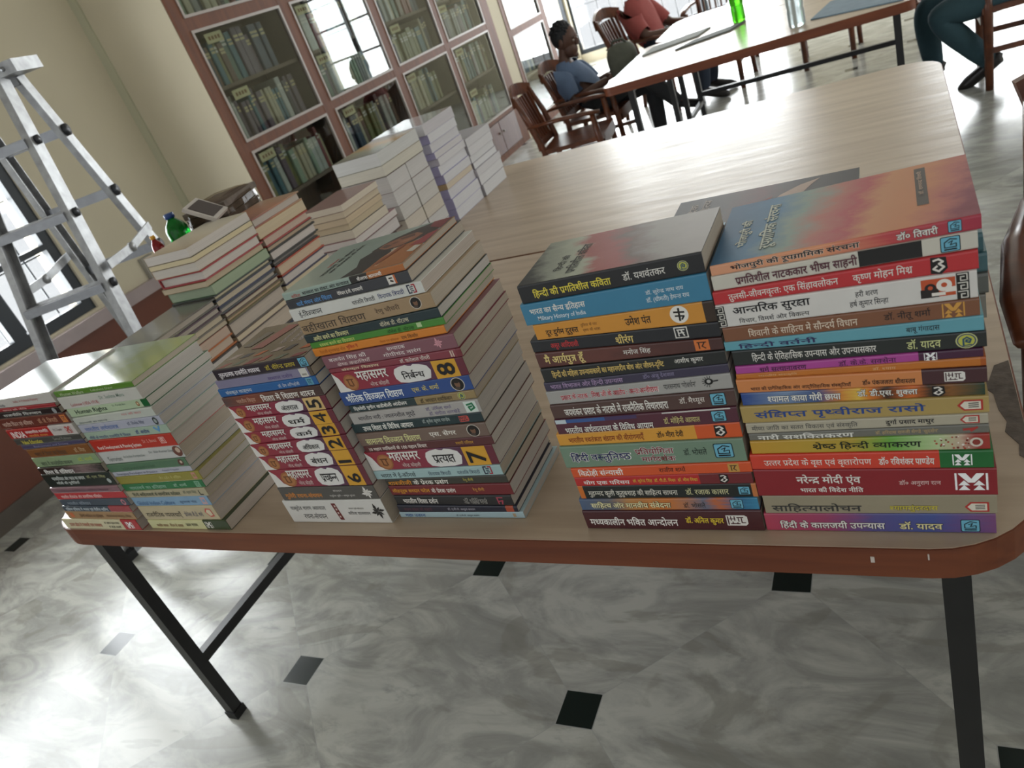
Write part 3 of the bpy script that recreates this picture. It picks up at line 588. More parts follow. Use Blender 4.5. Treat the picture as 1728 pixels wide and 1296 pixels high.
S['N'] = ('tall middle front stack', 'books in the tall middle front stack', [
 dict(d='pale teal book with a portrait cover', c='#9db0a6', hard=1, blocks=[(.58, .72, '#2b2725'), (.72, 1, '#b06a34')], t=[('मानवता का संकट और सत्याग्रह', .17, .57, .1, .75, '#1f2321', 1), ('कविता', .07, .15, .12, .65, '#a85048', 1), ('कैलाश सत्यार्थी', .635, .83, .2, .8, WHT, 1)], top='n'),
 dict(d='charcoal book with blue title', c='#3c3d42', hard=1, t=[('यादें मंथन और चिंतन', .08, .385, .12, .7, '#5c94cc', 1), ('पेरियार ई.वी. रामासामी', .435, .64, .25, .7, WHT, 1)], m=[([(sq(-.6, .6, -.5, .5), '#e2ddd4'), (sq(.35, .6, -.5, .5), '#c8693c')] + [(q, '#3a2c26') for q in strokes([(-.3, .2), (.1, .2)], .16) + strokes([(-.2, -.1), (.1, -.2)], .2)], .87, .55, .75)]),
 dict(d='white book with black title', c='#d8d8d2', hard=1, t=[('ई-विज्ञापन', .065, .25, .2, .8, BLK), ('पतंजलि त्रिपाठी', .49, .66, .3, .72, BLK), ('विनायक त्रिपाठी', .685, .87, .3, .75, '#27306a')], m=[('ee', .925, .55, .75)]),
 dict(d='tan book with large brown title', c='#a68c6b', hard=1, t=[('बहीखाता शिक्षण', .01, .515, .1, .8, '#463a30', 0), ('रेणु चौधरी', .595, .77, .28, .75, '#5a4636')], m=[('oval', .885, .55, .8)]),
 dict(d='dark teal book with cream title', c='#22353a', hard=1, t=[('अमीर बनने का विज्ञान', .065, .345, .15, .8, '#d8d49a', 1), ('वॉलेस डी. वॉटल्स', .585, .79, .25, .8, '#d8d2b4')]),
 dict(d='leaf green book', c='#4a8c34', hard=1, t=[('स्वस्थ बनने का विज्ञान', .07, .35, .15, .8, '#c8d474', 1), ('वॉलेस डी. वॉटल्स', .60, .79, .2, .75, '#21441c')], m=[([(sq(-.6, .6, -.5, .5), '#b9d09c')], .83, .6, .6)]),
 dict(d='bright orange book', c='#dd872f', hard=1, t=[('नेताजी सुभाषचंद्र बोस', .05, .26, .15, .75, '#b0601c'), ('मुक्ति ने', .27, .36, .2, .8, '#b83a26', 1), ('राम किशोर', .69, .81, .25, .75, '#5a3418'), ('शिक्षा एवं इतिहास', .53, .67, .25, .6, '#b0601c')]),
 dict(d='mauve book with two-line white title', c='#875862', hard=1, t=[('बलवंत सिंह की', .05, .35, .48, .88, '#eae0dc'), ('श्रेष्ठ कहानियाँ', .10, .365, .08, .42, '#e4d2cc'), ('सम्पादक', .515, .65, .6, .88, '#eae0dc'), ('गोपीचंद नारंग', .47, .75, .18, .52, '#eae0dc')], m=[('leaf', .88, .55, .8, '#d89aa4')]),
 dict(d='thin rose-red book', c='#8a3c48', hard=1, blocks=[(.965, 1, '#7a2c36')], t=[('संस्कृत शिक्षण', .1, .4, .1, .8, '#e2cfae', 1), ('डॉ. फारेलाल चौधरी', .56, .78, .25, .85, '#e6dcd4')], m=[([(sq(-.5, -.2, -.5, .5), '#d8c0b0'), (sq(0, .25, -.5, .5), '#d8c0b0')], .94, .5, .7)]),
 dict(d='crimson volume with yellow number 8', hard=1, **series('8', 'निर्बन्ध')),
 dict(d='royal blue book with oval portrait', c='#2f4f90', hard=1, t=[('भौतिक विज्ञान शिक्षण', .04, .50, .2, .85, '#eef0f2', 1), ('एस. के. शर्मा', .57, .77, .3, .75, '#dcca6a')], m=[('oval', .905, .5, .9)]),
 dict(d='teal book with tan end', c='#293c3f', hard=1, blocks=[(.55, 1, '#9c865c')], t=[('द्विवेदी युगीन खड़ीबोली आंदोलन', .035, .48, .12, .85, '#eceae4', 1), ('डॉ. भगवान रामकिशन', .585, .83, .2, .8, '#2c2418')], m=[('round', .90, .5, .9)]),
 dict(d='pale grey book with thin black title', c='#b1ada9', hard=1, t=[('भारतीय नारी : ज्वलनशील मुद्दे', .06, .52, .2, .75, '#34323a'), ('डॉ. उर्मिला शर्मा', .61, .80, .55, .85, '#6f6488'), ('डॉ. संगीता वानखेडे', .62, .85, .15, .48, '#6f6488')], m=[([(sq(-.55, .55, -.5, .5), '#d8e4dc')] + [(q, '#2c7a52') for q in strokes([(-.3, .2), (.2, .3), (.3, -.1), (-.1, -.3), (-.2, 0), (.1, .05)], .16)], .935, .5, .85)]),
 dict(d='dark bottle-green book', c='#20363a', hard=1, t=[('उच्च शिक्षा के विविध आयाम', .085, .49, .15, .85, '#ecebe4', 1), ('डॉ. बृजेश कुमार पाण्डेय', .565, .77, .3, .85, '#b8c4c0')], m=[('hl', .87, .5, .6, '#c4544c', '#20363a')]),
 dict(d='taupe book with oval portrait', c='#796459', hard=1, t=[('सामान्य विज्ञान शिक्षण', .055, .50, .12, .72, '#dcd89a', 1), ('एस. सेंगर', .575, .775, .25, .75, '#ece6dc', 1)], m=[('oval', .90, .5, .9)]),
 dict(d='thin maroon book', c='#5c2c2e', t=[('10 महान व्यक्तियों के 100 महान विचार', .04, .51, .15, .8, '#e8dcd4', 1), ('स्वामी परिवार', .73, .86, .3, .7, '#d4a044')]),
 dict(d='crimson volume with yellow number 7', hard=1, **series('7', 'प्रत्यक्ष')),
 dict(d='pale aqua book', c='#a6c3c4', hard=1, t=[('भारत में ई-कॉमर्स', .05, .34, .15, .8, '#2a3438'), ('विनायक त्रिपाठी', .445, .62, .25, .7, '#4f5f70'), ('पतंजलि त्रिपाठी', .67, .84, .25, .7, '#4f5f70')], m=[('ee', .90, .55, .8)]),
 dict(d='dark olive book with orange-white title', c='#3b3932', t=[('शास्त्रीजी', .02, .225, .1, .85, '#dc8f2c', 1), ('के प्रेरक प्रसंग', .24, .535, .1, .85, '#ece8de', 1), ('रेनू सैनी', .66, .74, .3, .8, '#c8bc5c')]),
 dict(d='deep red book with orange-white title', c='#752229', hard=1, t=[('लौहपुरुष सरदार पटेल', .02, .345, .2, .75, '#dc9c34', 1), ('के प्रेरक प्रसंग', .36, .56, .25, .75, '#ece4dc', 1), ('रेनू सैनी', .70, .79, .3, .7, '#dca44c')]),
 dict(d='black book with white title', c='#2c2c2f', t=[('भारतीय शिक्षा दर्शन', .07, .38, .15, .8, '#eeeae4', 1), ('डॉ. कीर्ति वर्मा', .605, .795, .2, .75, '#1a1a1c', 1, '#e8e4dc')], m=[([(q, '#b04a5c') for q in strokes([(-.3, .35), (.3, .35)], .14) + strokes([(-.25, .35), (-.25, -.4)], .14) + strokes([(-.25, -.1), (.25, 0), (.1, -.4)], .14)], .905, .5, .8)]),
 dict(d='thin navy book', c='#2c2d3c', blocks=[(.91, .97, '#b4543c')], t=[('अदम्य साहस की कहानी', .05, .30, .2, .75, '#6c4450'), ('डॉ. ए.पी.जे. अब्दुल कलाम', .435, .665, .25, .75, '#b8b4c0')]),
 dict(d='pale blue book', c='#a9c1c8', t=[('महा उड़ान', .045, .22, .15, .7, '#3c5c94', 1), ('डॉ. ए.पी.जे. अब्दुल कलाम', .475, .66, .25, .65, '#2c3840')], m=[([(sq(-.3, .3, -.4, .4), '#b09a7c')], .93, .5, .7)]),
])
S['M'] = ('fourth stack from right', 'books in the fourth front stack from the right', [
 dict(d='shiny black book with patterned cover', c='#352d36', gl=.18, t=[('तुलनात्मक राजनीति व्यवस्था', .05, .51, .12, .8, '#e6dfe4', 1), ('डॉ. वीरेन्द्र प्रताप', .57, .88, .25, .75, '#c8b43c')], m=[('aq', .965, .5, .85)], top='m'),
 dict(d='shiny grey-violet book', c='#8a85a0', gl=.15, blocks=[(.965, 1, '#5a5048')], t=[('समाज दर्शन', .55, .80, .2, .7, '#54447c')], m=[([(sq(-.5, .5, -.5, .5), '#d2d0c8'), (sq(-.3, .3, -.3, -.1), '#9a968c')], .915, .5, .95)]),
 dict(d='shiny blue book', c='#2f66a4', gl=.15, t=[('संस्कृत वाङ्मय', .07, .35, .15, .75, '#bcc8d4', 1), ('डॉ. प्रेम अग्निहोत्री', .62, .83, .2, .7, '#c4ccd6')], m=[('patch', .93, .5, .8, '#5c9cb4', '#24506c')]),
 dict(d='brown laminated book', c=grad([(0, '#5f4a48'), (.3, '#8a4a38'), (.5, '#6e4a40'), (1, '#4a3836')], rough=.15, noise=.15), t=[('शिक्षा में शिक्षण शास्त्र', .40, .93, .12, .85, '#e6e0d8', 1), ('भारतीय विद्या', .14, .34, .15, .75, '#cfa48c')]),
 dict(d='crimson volume with pale yellow number 5', **series('5', 'अंतराल', True)),
 dict(d='crimson volume with yellow number 4', **series('4', 'धर्म')),
 dict(d='crimson volume with yellow number 3', **series('3', 'कर्म')),
 dict(d='crimson volume with yellow number 2', **series('2', 'अधिकार')),
 dict(d='crimson volume with yellow number 1', **series('1', 'बंधन')),
 dict(d='crimson volume with yellow number 6', **series('6', 'प्रच्छन्न')),
 dict(d='grey book with orange title', c='#54514e', t=[('गुलेरी रचना-संचयन', .045, .445, .12, .62, '#d88a3c', 1), ('संपादन', .58, .67, .62, .78, '#d8d4ce'), ('मधुरेश पुरी • अमृत गुप्ता', .52, .78, .22, .42, '#d8d4ce')], m=[('leaf', .91, .5, .9, '#e4e0da')]),
 dict(d='thick white book with black title', c='#dad8d3', t=[('वासुदेव शरण अग्रवाल', .05, .42, .52, .8, '#2a2826'), ('रचना-संचयन', .15, .39, .18, .45, '#2a2826'), ('चयन एवं संपादन', .65, .80, .58, .68, '#6a6660'), ('कपिला वात्स्यायन', .625, .84, .36, .53, '#3a3836')], m=[([([(-.06, -.36), (.12, -.36), (.06, .36), (-.12, .36)], '#6e2a2a')] + [(sq(-.03, .03, y, y + .08), '#d8c4bc') for y in (-.26, -.1, .06, .2)], .525, .5, 1), ('leaf', .92, .5, .62, '#2a2826')]),
])
S['A'] = ('leftmost front stack', 'books in the leftmost front stack', [
 dict(d='glossy white-spined book', c='#c9c6c0', gl=.08, t=[('Modern India', .1, .3, .15, .45, '#46444c'), ('India: A Political History', .45, .8, .35, .7, '#a85a58')], top='a'),
 dict(d='thin dull red book', c='#a0343a', gl=.15, t=[('भारत की नीति', .25, .6, .2, .7, '#d8a8a4')]),
 dict(d='black sparkling laminated book', c=grad([(0, '#1c1c1e'), (.5, '#343436'), (1, '#1a1a1c')], rough=.1, noise=.3, nscale=14), t=[('राजनीति विज्ञान', .2, .75, .25, .75, '#c4c2bc', 1)], m=[([(disc(0, 0, .45, .5), '#8a8c8e')], .93, .5, .9)]),
 dict(d='reddish brown book with tan title', c='#6b382f', gl=.15, t=[('भारतीय चिंतन एवं संविधान', .05, .5, .15, .7, '#c4a090', 1), ('डॉ. जे. त्रिपाठी', .58, .85, .25, .75, '#c49070')], m=[('patch', .94, .5, .7, '#c4702c', '#6b382f')]),
 dict(d='red INDIA book with white end', c='#ad2d2c', gl=.15, blocks=[(.65, 1, '#cdc6c2')], t=[('INDIA', .05, .26, .1, .75, '#f0e4e0', 1), ('समसामयिक राजनीति', .28, .62, .45, .8, '#ecd8d4', 1), ('भारतीय शासन', .3, .58, .12, .35, '#dc9a3c'), ('R.C. Tripathi', .7, .82, .4, .7, '#6a5a58')], m=[('mk', .91, .5, .62, '#b0302c')]),
 dict(d='dark olive book with yellow title', c='#484c4a', gl=.15, t=[('Value Education', .1, .42, .1, .72, '#c8bc3c', 1), ('Samuel Robinson', .6, .86, .3, .8, '#8a8c84')]),
 dict(d='thin indigo book', c='#4b4a68', gl=.15, t=[('Environment and Society', .2, .75, .2, .7, '#8c8aa8')]),
 dict(d='toffee brown book', c='#875832', gl=.12, t=[('भारत में शिक्षा का विकास', .1, .62, .15, .75, '#4a2c14', 1), ('डॉ. मिश्र', .75, .92, .25, .75, '#c0a078')]),
 dict(d='pale green book with dark title', c='#8fa67f', gl=.15, t=[('भारत में अन्तर्राष्ट्रीय सम्बन्ध', .1, .6, .12, .65, '#3c4c38', 1), ('डॉ. शर्मा', .7, .92, .35, .75, '#b4c44c')]),
 dict(d='black-and-pink laminated book', c=grad([(0, '#2a2422'), (.4, '#3a2e2e'), (.7, '#8a7474'), (1, '#2c2826')], rough=.1, noise=.25, nscale=12), t=[('विश्व के संविधान', .08, .55, .1, .75, '#eceae6', 1)]),
 dict(d='black book with two-line title', c='#1e2a27', gl=.15, t=[('मानवाधिकार और भारत का समाज', .13, .62, .52, .85, '#c8ccc8', 1), ('गरीबी की चुनौतियाँ', .15, .5, .15, .45, '#c8ccc8', 1), ('डॉ. एस. सिंह', .65, .92, .55, .82, '#a8a878')], m=[([(disc(0, 0, .5), '#a8b0ae')], .93, .35, .35)]),
 dict(d='dusty mauve book', c='#8c6871', gl=.2, t=[('भारतीय राजनीति एवं आर्थिक विकास', .1, .85, .2, .7, '#5c3c48', 1)]),
 dict(d='scarlet book', c='#bf343c', gl=.2, t=[('भारतीय लोकतंत्र और सामाजिक परिवर्तन', .08, .68, .2, .75, '#e8c0bc', 1)]),
 dict(d='slate blue book', c='#44505e', gl=.15, t=[('भारतीय संविधान', .1, .45, .2, .7, '#8894a0', 1)], m=[([(disc(0, 0, .45), '#c87a84'), (disc(0, 0, .25), '#44505e')], .93, .5, .85)]),
 dict(d='navy book with red end', c='#384656', gl=.15, blocks=[(.70, 1, '#a8444c')], t=[('दक्षिण एशिया में भारत एवं क्षेत्रीय शान्ति', .04, .68, .12, .85, '#ccd4da', 1)]),
 dict(d='tan book', c='#ac875f', gl=.2, t=[('हिन्दी साहित्य का इतिहास', .2, .55, .2, .7, '#5c4028', 1), ('Hindustani Sahitya, Itihas', .6, .95, .2, .7, '#6c5038')], m=[([(sq(-.4, .4, -.4, .4), '#c86a3c')], .08, .5, .7)]),
 dict(d='cream book with red end', c='#d6cdaa', gl=.25, blocks=[(.80, 1, '#b42a34')], t=[('उत्तर प्रदेश में पंचायती राज व्यवस्था', .07, .52, .25, .7, '#a03c2c', 1), ('डॉ. सुनील कुमार मिश्रा', .57, .77, .55, .8, '#3a3630', 1), ('डॉ. बी.डी. अवस्थी', .60, .76, .18, .42, '#3a3630', 1)], m=[('mk', .89, .5, .6)]),
])
S['B'] = ('second stack from left', 'books in the second front stack from the left', [
 dict(d='glossy green-covered book', c='#5f8c38', gl=.08, hard=1, t=[('Women Welfare', .06, .38, .15, .7, '#a8b890', 1), ('Lakshmi Devi', .48, .75, .3, .65, '#b4c49c')], top='b'),
 dict(d='thick white book with red title', c='#cbcbc3', gl=.12, hard=1, t=[('Lucknow (1856-1918)', .12, .48, .1, .45, '#b0565c'), ('Dr. Sushma Misra', .52, .82, .45, .75, '#7c9484')]),
 dict(d='pale green book with black English title', c='#b9ccab', gl=.15, hard=1, blocks=[(.93, 1, '#1f6438')], t=[('Human Rights', .09, .50, .15, .78, '#26382c', 1), ('Dr. Kamala Rao', .58, .74, .6, .8, '#54705c')], m=[([(disc(0, 0, .4, .5), '#8a5a34'), (disc(0, .05, .2, .25), '#d8c49c')], .88, .5, .6)]),
 dict(d='white book with small pink title', c='#c4c9c0', gl=.15, hard=1, t=[('ईमानदारी का महत्त्व', .05, .42, .1, .42, '#54605c'), ('मन की बात', .62, .86, .5, .8, '#c47a78')]),
 dict(d='lavender-grey book with blue title', c='#b2b5c4', gl=.15, hard=1, t=[('भारतीय अर्थशास्त्र', .06, .48, .15, .75, '#5c74a8', 1), ('डॉ. विनोद सिंह', .6, .8, .3, .75, '#4c5468')], m=[([(disc(0, 0, .4, .5), '#2c3434'), (disc(0, 0, .22, .28), '#9aa4a4')], .93, .5, .85)]),
 dict(d='sage book with blue emblem', c='#a7bba9', gl=.15, hard=1, t=[('गाँधी के भारतीय राजनीति में विचार', .04, .55, .1, .55, '#4c5c7c', 1), ('डॉ. अशोक', .62, .78, .25, .75, '#34447c', 1)], m=[([(q, '#5c94c4') for q in strokes([(-.5, .3), (.1, -.2), (.5, .4)], .3)], .88, .55, .8)]),
 dict(d='bright red book with English title', c='#bd372b', gl=.15, hard=1, t=[('Rural Development & Planning System', .06, .60, .15, .5, '#f0dcd4', 1), ('Dr. S. Bansal', .64, .80, .45, .72, '#e0988c')], m=[('box', .87, .55, .5, '#e8c8c0', '#bd372b')]),
 dict(d='white book with grey English title', c='#c7c8c5', gl=.15, hard=1, t=[('Terrorism', .07, .25, .2, .55, '#5c6460'), ('An Indian Perspective', .28, .55, .3, .6, '#7c8480'), ('Dr. Shiv Kumar Singh', .62, .92, .5, .75, '#6c7470')], m=[([(disc(0, 0, .5, .5), '#6c3c30'), (disc(.1, .1, .25), '#c8b09c')], .95, .55, .85)]),
 dict(d='fern green laminated book', c='#567a5e', gl=.12, hard=1, t=[('India and the World', .2, .6, .2, .6, '#4a6a52')], m=[([(disc(0, 0, .45), '#5c3c34'), (disc(.1, .05, .2), '#c8b8a4')], .93, .55, .85)]),
 dict(d='thin lilac-grey book', c='#b9bbc6', gl=.2, hard=1, t=[('Emerging Paradigms in Practice', .05, .58, .15, .75, '#54586c'), ('Rajesh Tripathi', .65, .85, .3, .75, '#6c7084')]),
 dict(d='olive-yellow book', c='#98903f', gl=.15, hard=1, t=[('जैन दर्शन में अहिंसा', .52, .78, .3, .75, '#c4bc70')], m=[([(sq(-.4, .4, -.5, .5), '#c4887c'), (sq(-.2, .2, -.2, .2), '#98903f')], .93, .55, .7)]),
 dict(d='emerald green book', c='#2a7848', gl=.15, hard=1, t=[('भारतवर्ष का इतिहास', .08, .55, .15, .75, '#8cb49c', 1), ('डॉ. शर्मा', .64, .80, .3, .75, '#a4c8b0')], m=[('patch', .93, .5, .8, '#7cac8c', '#2a7848')]),
 dict(d='beige book with dark green title', c='#b5ac8e', gl=.2, hard=1, t=[('हिन्दी साहित्यकारों के सामाजिक सरोकार', .07, .68, .15, .8, '#34402c', 1), ('डॉ. सुधा सिंह', .72, .88, .3, .8, '#5c6450')], m=[([(q, '#34302c') for q in strokes([(-.3, .3), (-.3, -.4), (.3, -.4)], .2)], .93, .5, .7)]),
 dict(d='light blue laminated book', c='#84a8c6', gl=.12, t=[('Global Indian Culture', .04, .55, .15, .6, '#486c94', 1), ('सुभाष चंद्र', .62, .84, .2, .6, '#48607c')], m=[([(sq(-.4, .4, -.5, .5), '#c4a4a8'), (sq(-.2, .2, -.2, .2), '#84a8c6')], .93, .5, .75)]),
 dict(d='thick cream book with black title', c='#c5b694', gl=.25, t=[('राजनीतिक व्यवस्थाएँ', .05, .54, .15, .62, '#2c2820', 0), ('प्रोफेसर बी.डी. शर्मा', .58, .82, .25, .62, '#5c5c6c')], m=[([([(-.5, .1), (-.2, .5), (.4, .45), (.45, -.4), (-.1, -.5)], '#c4544c'), ([(-.34, .08), (-.12, .36), (.28, .32), (.32, -.28), (-.06, -.36)], '#d8ccae')], .91, .5, .6)]),
 dict(d='pale yellow book with dark green end', c='#d3d09c', gl=.2, hard=1, blocks=[(.715, 1, '#36462a')], t=[('भारतीय समाज - चिंतन के आयाम', .09, .44, .25, .65, '#7c4c2c', 1), ('प्रकाश नारायण', .48, .63, .35, .65, '#4c4834', 1)], m=[('mk', .77, .52, .62, '#dcd8d0')]),
])
# ------------------------------------------------------------------ floor: white marble squares set on the diagonal, small green-black insets at the corners
def floor_material():
    m, t, b = new_mat('marble_floor')
    L = t.links
    geo = N(t, 'ShaderNodeNewGeometry'); sx = N(t, 'ShaderNodeSeparateXYZ'); L.new(geo.outputs['Position'], sx.inputs[0])
    def mth(op, a, b_=None, c=None):
        n = N(t, 'ShaderNodeMath', operation=op)
        for i, v in enumerate((a, b_, c)):
            if v is None: continue
            if isinstance(v, (int, float)): n.inputs[i].default_value = v
            else: L.new(v, n.inputs[i])
        return n.outputs[0]
    P = 0.80
    px = mth('DIVIDE', mth('ADD', sx.outputs[0], 0.709), P); py = mth('DIVIDE', mth('SUBTRACT', sx.outputs[1], 0.868), P)
    def near(o):
        fx = mth('ABSOLUTE', mth('SUBTRACT', mth('FRACT', mth('ADD', px, 0.5 + o)), 0.5)); fy = mth('ABSOLUTE', mth('SUBTRACT', mth('FRACT', mth('ADD', py, 0.5 + o)), 0.5))
        return mth('MAXIMUM', fx, fy)
    inset = mth('LESS_THAN', mth('MINIMUM', near(0.0), near(0.5)), 0.0415 / P)
    rim = mth('LESS_THAN', mth('MINIMUM', near(0.0), near(0.5)), 0.0435 / P)
    a = mth('ADD', px, py); d = mth('SUBTRACT', px, py)
    ja = mth('ABSOLUTE', mth('SUBTRACT', mth('FRACT', mth('ADD', a, 0.5)), 0.5)); jd = mth('ABSOLUTE', mth('SUBTRACT', mth('FRACT', mth('ADD', d, 0.5)), 0.5))
    joint = mth('LESS_THAN', mth('MINIMUM', ja, jd), 0.0011)
    tid = N(t, 'ShaderNodeCombineXYZ'); L.new(mth('FLOOR', a), tid.inputs[0]); L.new(mth('FLOOR', d), tid.inputs[1])
    wn = N(t, 'ShaderNodeTexWhiteNoise'); wn.noise_dimensions = '3D'; L.new(tid.outputs[0], wn.inputs['Vector'])
    off = N(t, 'ShaderNodeVectorMath', operation='SCALE'); L.new(wn.outputs['Color'], off.inputs[0]); off.inputs['Scale'].default_value = 17
    pos = N(t, 'ShaderNodeVectorMath', operation='ADD'); L.new(geo.outputs['Position'], pos.inputs[0]); L.new(off.outputs[0], pos.inputs[1])
    mp = N(t, 'ShaderNodeMapping'); mp.inputs['Rotation'].default_value = (0, 0, 0.7); mp.inputs['Scale'].default_value = (1.4, 3.4, 1); L.new(pos.outputs[0], mp.inputs[0])
    n1 = N(t, 'ShaderNodeTexNoise'); n1.inputs['Scale'].default_value = 2.2; n1.inputs['Detail'].default_value = 9; n1.inputs['Roughness'].default_value = 0.62; n1.inputs['Distortion'].default_value = 1.5; L.new(mp.outputs[0], n1.inputs['Vector'])
    cr = N(t, 'ShaderNodeValToRGB'); e = cr.color_ramp.elements
    e[0].position = 0.26; e[0].color = lin('#8a8b86'); e[1].position = 0.60; e[1].color = lin('#bbbcb4')
    q = e.new(0.44); q.color = lin('#9fa09a'); q = e.new(0.52); q.color = lin('#adaea7'); L.new(n1.outputs[0], cr.inputs[0])
    n2 = N(t, 'ShaderNodeTexNoise'); n2.inputs['Scale'].default_value = 1.3; n2.inputs['Detail'].default_value = 6; n2.inputs['Distortion'].default_value = 2.2; L.new(mp.outputs[0], n2.inputs['Vector'])
    v2 = N(t, 'ShaderNodeMapRange'); v2.inputs[1].default_value = 0.57; v2.inputs[2].default_value = 0.61; v2.inputs[4].default_value = 0.45; L.new(n2.outputs[0], v2.inputs[0])
    mg = N(t, 'ShaderNodeMixRGB'); mg.inputs[2].default_value = lin('#85847a'); L.new(v2.outputs[0], mg.inputs[0]); L.new(cr.outputs[0], mg.inputs[1])
    n3 = N(t, 'ShaderNodeTexNoise'); n3.inputs['Scale'].default_value = 5; n3.inputs['Detail'].default_value = 10; n3.inputs['Roughness'].default_value = 0.7; L.new(mp.outputs[0], n3.inputs['Vector'])
    v3 = N(t, 'ShaderNodeMapRange'); v3.inputs[1].default_value = 0.58; v3.inputs[2].default_value = 0.72; v3.inputs[4].default_value = 0.5; L.new(n3.outputs[0], v3.inputs[0])
    mv = N(t, 'ShaderNodeMixRGB'); mv.inputs[2].default_value = lin('#666a6c'); L.new(v3.outputs[0], mv.inputs[0]); L.new(mg.outputs[0], mv.inputs[1])
    mj = N(t, 'ShaderNodeMixRGB'); mj.inputs[2].default_value = lin('#a0a29e'); L.new(mth('MAXIMUM', joint, rim), mj.inputs[0]); L.new(mv.outputs[0], mj.inputs[1])
    mi = N(t, 'ShaderNodeMixRGB'); mi.inputs[2].default_value = lin('#1d2724'); L.new(inset, mi.inputs[0]); L.new(mj.outputs[0], mi.inputs[1])
    L.new(mi.outputs[0], b.inputs['Base Color']); b.inputs['Roughness'].default_value = 0.2; b.inputs['Specular IOR Level'].default_value = 0.5
    return m
b = MB(); b.box(-4.0, 4.6, -3.0, 10.6, -0.10, 0.0); structure('floor', b, floor_material())

CREAM = pm('#cdc4ac', 0.8, 0.03, 3, name='cream_wall_paint'); DADO = pm('#6e3f30', 0.45, 0.08, 4, name='brown_dado_paint')
CEIL = pm('#d8d4ca', 0.9, 0.02, 2); LEDGE = pm('#a89a9a', 0.25, 0.08, 9); SKIRT = pm('#5c544c', 0.3, 0.15, 7)
WX = -3.71; BX = -3.108; BY0 = 3.157; BY1 = 6.63
# left wall with its window opening
WY0, WY1, WZ0, WZ1 = 0.30, 2.345, 0.625, 2.05
b = MB()
b.box(WX - .22, WX, -3.0, WY0, 0, 3.1); b.box(WX - .22, WX, WY1, BY0, 0, 3.1)
b.box(WX - .22, WX, WY0, WY1, 0, WZ0); b.box(WX - .22, WX, WY0, WY1, WZ1, 3.1)
structure('wall_left', b, CREAM)
b = MB(); b.box(WX, WX + .006, -3.0, BY0, .09, .545); structure('trim_1', b, DADO)
b = MB(); b.box(WX, WX + .045, -3.0, BY0, .545, .61); structure('trim_2', b, LEDGE)
b = MB(); b.box(WX, WX + .015, -3.0, BY0, 0, .09); structure('baseboard_left', b, SKIRT)
# masonry piers beside the built-in bookcases
b = MB(); b.box(WX - .22, BX - .02, BY0, BY0 + .02, 0, 3.1); b.box(WX - .22, WX - .05, BY0 + .02, 8.0, 0, 3.1); b.box(WX - .22, WX - .05, 8.0, 10.36, 0, .1); b.box(WX - .22, WX - .05, 8.0, 10.36, 2.6, 3.1); b.box(WX - .22, WX - .05, 10.36, 10.6, 0, 3.1)
b.box(WX - .05, BX - .005, 6.68, 6.90, 0, 3.1); structure('wall_left_pier', b, CREAM)
b = MB(); b.box(WX - .004, WX + .055, BY0 - .012, BY0, .61, 3.1); structure('corner_strip', b, pm('#bdbba2', .6, .03, 3))  # narrow upright strip of its own tint in the inner wall corner
# back wall with two big windows
B0 = 10.4
b = MB(); b.box(-4.0, -3.78, B0, B0 + .2, 0, 3.1); b.box(-1.2, .25, B0, B0 + .2, 0, 3.1); b.box(1.55, 4.6, B0, B0 + .2, 0, 3.1)
b.box(-3.78, -1.2, B0, B0 + .2, 0, .12); b.box(-3.78, -1.2, B0, B0 + .2, 2.75, 3.1); b.box(.25, 1.55, B0, B0 + .2, 0, .65); b.box(.25, 1.55, B0, B0 + .2, 2.6, 3.1)
structure('wall_back', b, CREAM)
b = MB(); b.box(4.4, 4.6, -3.0, 2.5, 0, 3.1); b.box(4.4, 4.6, 7.5, 10.4, 0, 3.1); b.box(4.4, 4.6, 2.5, 7.5, 0, .8); b.box(4.4, 4.6, 2.5, 7.5, 2.7, 3.1)
structure('wall_right', b, CREAM)
b = MB(); b.box(-4.0, 4.6, -3.0, 10.6, 3.1, 3.2); structure('ceiling', b, CEIL)

STEEL = pm('#2c3238', 0.4, 0.1, 12, name='dark_window_steel')
def window(n, axis, pos, a0, a1, z0, z1, mull, trans, bars, label=None):
    """steel frame, panes and grille; axis 'x': plane x = pos"""
    def bx(mb, u0, u1, w0, w1, d=.045, o=0.0):
        if axis == 'x': mb.box(pos + o - d, pos + o, u0, u1, w0, w1)
        else: mb.box(u0, u1, pos + o, pos + o + d, w0, w1)
    f = .055; mb = MB()
    bx(mb, a0, a1, z0, z0 + f); bx(mb, a0, a1, z1 - f, z1); bx(mb, a0, a0 + f, z0 + f, z1 - f); bx(mb, a1 - f, a1, z0 + f, z1 - f)
    for m in mull: bx(mb, m - .035, m + .035, z0 + f, z1 - f)
    for t in trans:
        xs = [a0 + f] + [q for m in mull for q in (m - .035, m + .035)] + [a1 - f]
        for u, v in zip(xs[0::2], xs[1::2]): bx(mb, u, v, t - .014, t + .014)
    o = mb.build(f'window_{n}', STEEL); o['kind'] = 'structure'
    xs = [a0 + f] + [q for m in mull for q in (m - .035, m + .035)] + [a1 - f]
    for u, v in zip(xs[0::2], xs[1::2]):
        p = MB(); bx(p, u, v, z0 + f, z1 - f, .004, -.018 if axis == 'x' else .018); p.build('window_pane', glass_mat(), o)
    g = MB(); k = int((a1 - a0 - 2 * f) / bars)
    for i in range(1, k):
        u = a0 + f + (a1 - a0 - 2 * f) * i / k; bx(g, u - .004, u + .004, z0 + f, z1 - f, .008, -.06 if axis == 'x' else .06)
    for j in range(1, 5):
        w = z0 + (z1 - z0) * j / 5 + .05
        if w < z1 - f: bx(g, a0 + f, a1 - f, w - .004, w + .004, .008, -.069 if axis == 'x' else .069)
    g.build('window_grille', STEEL, o)
    return o
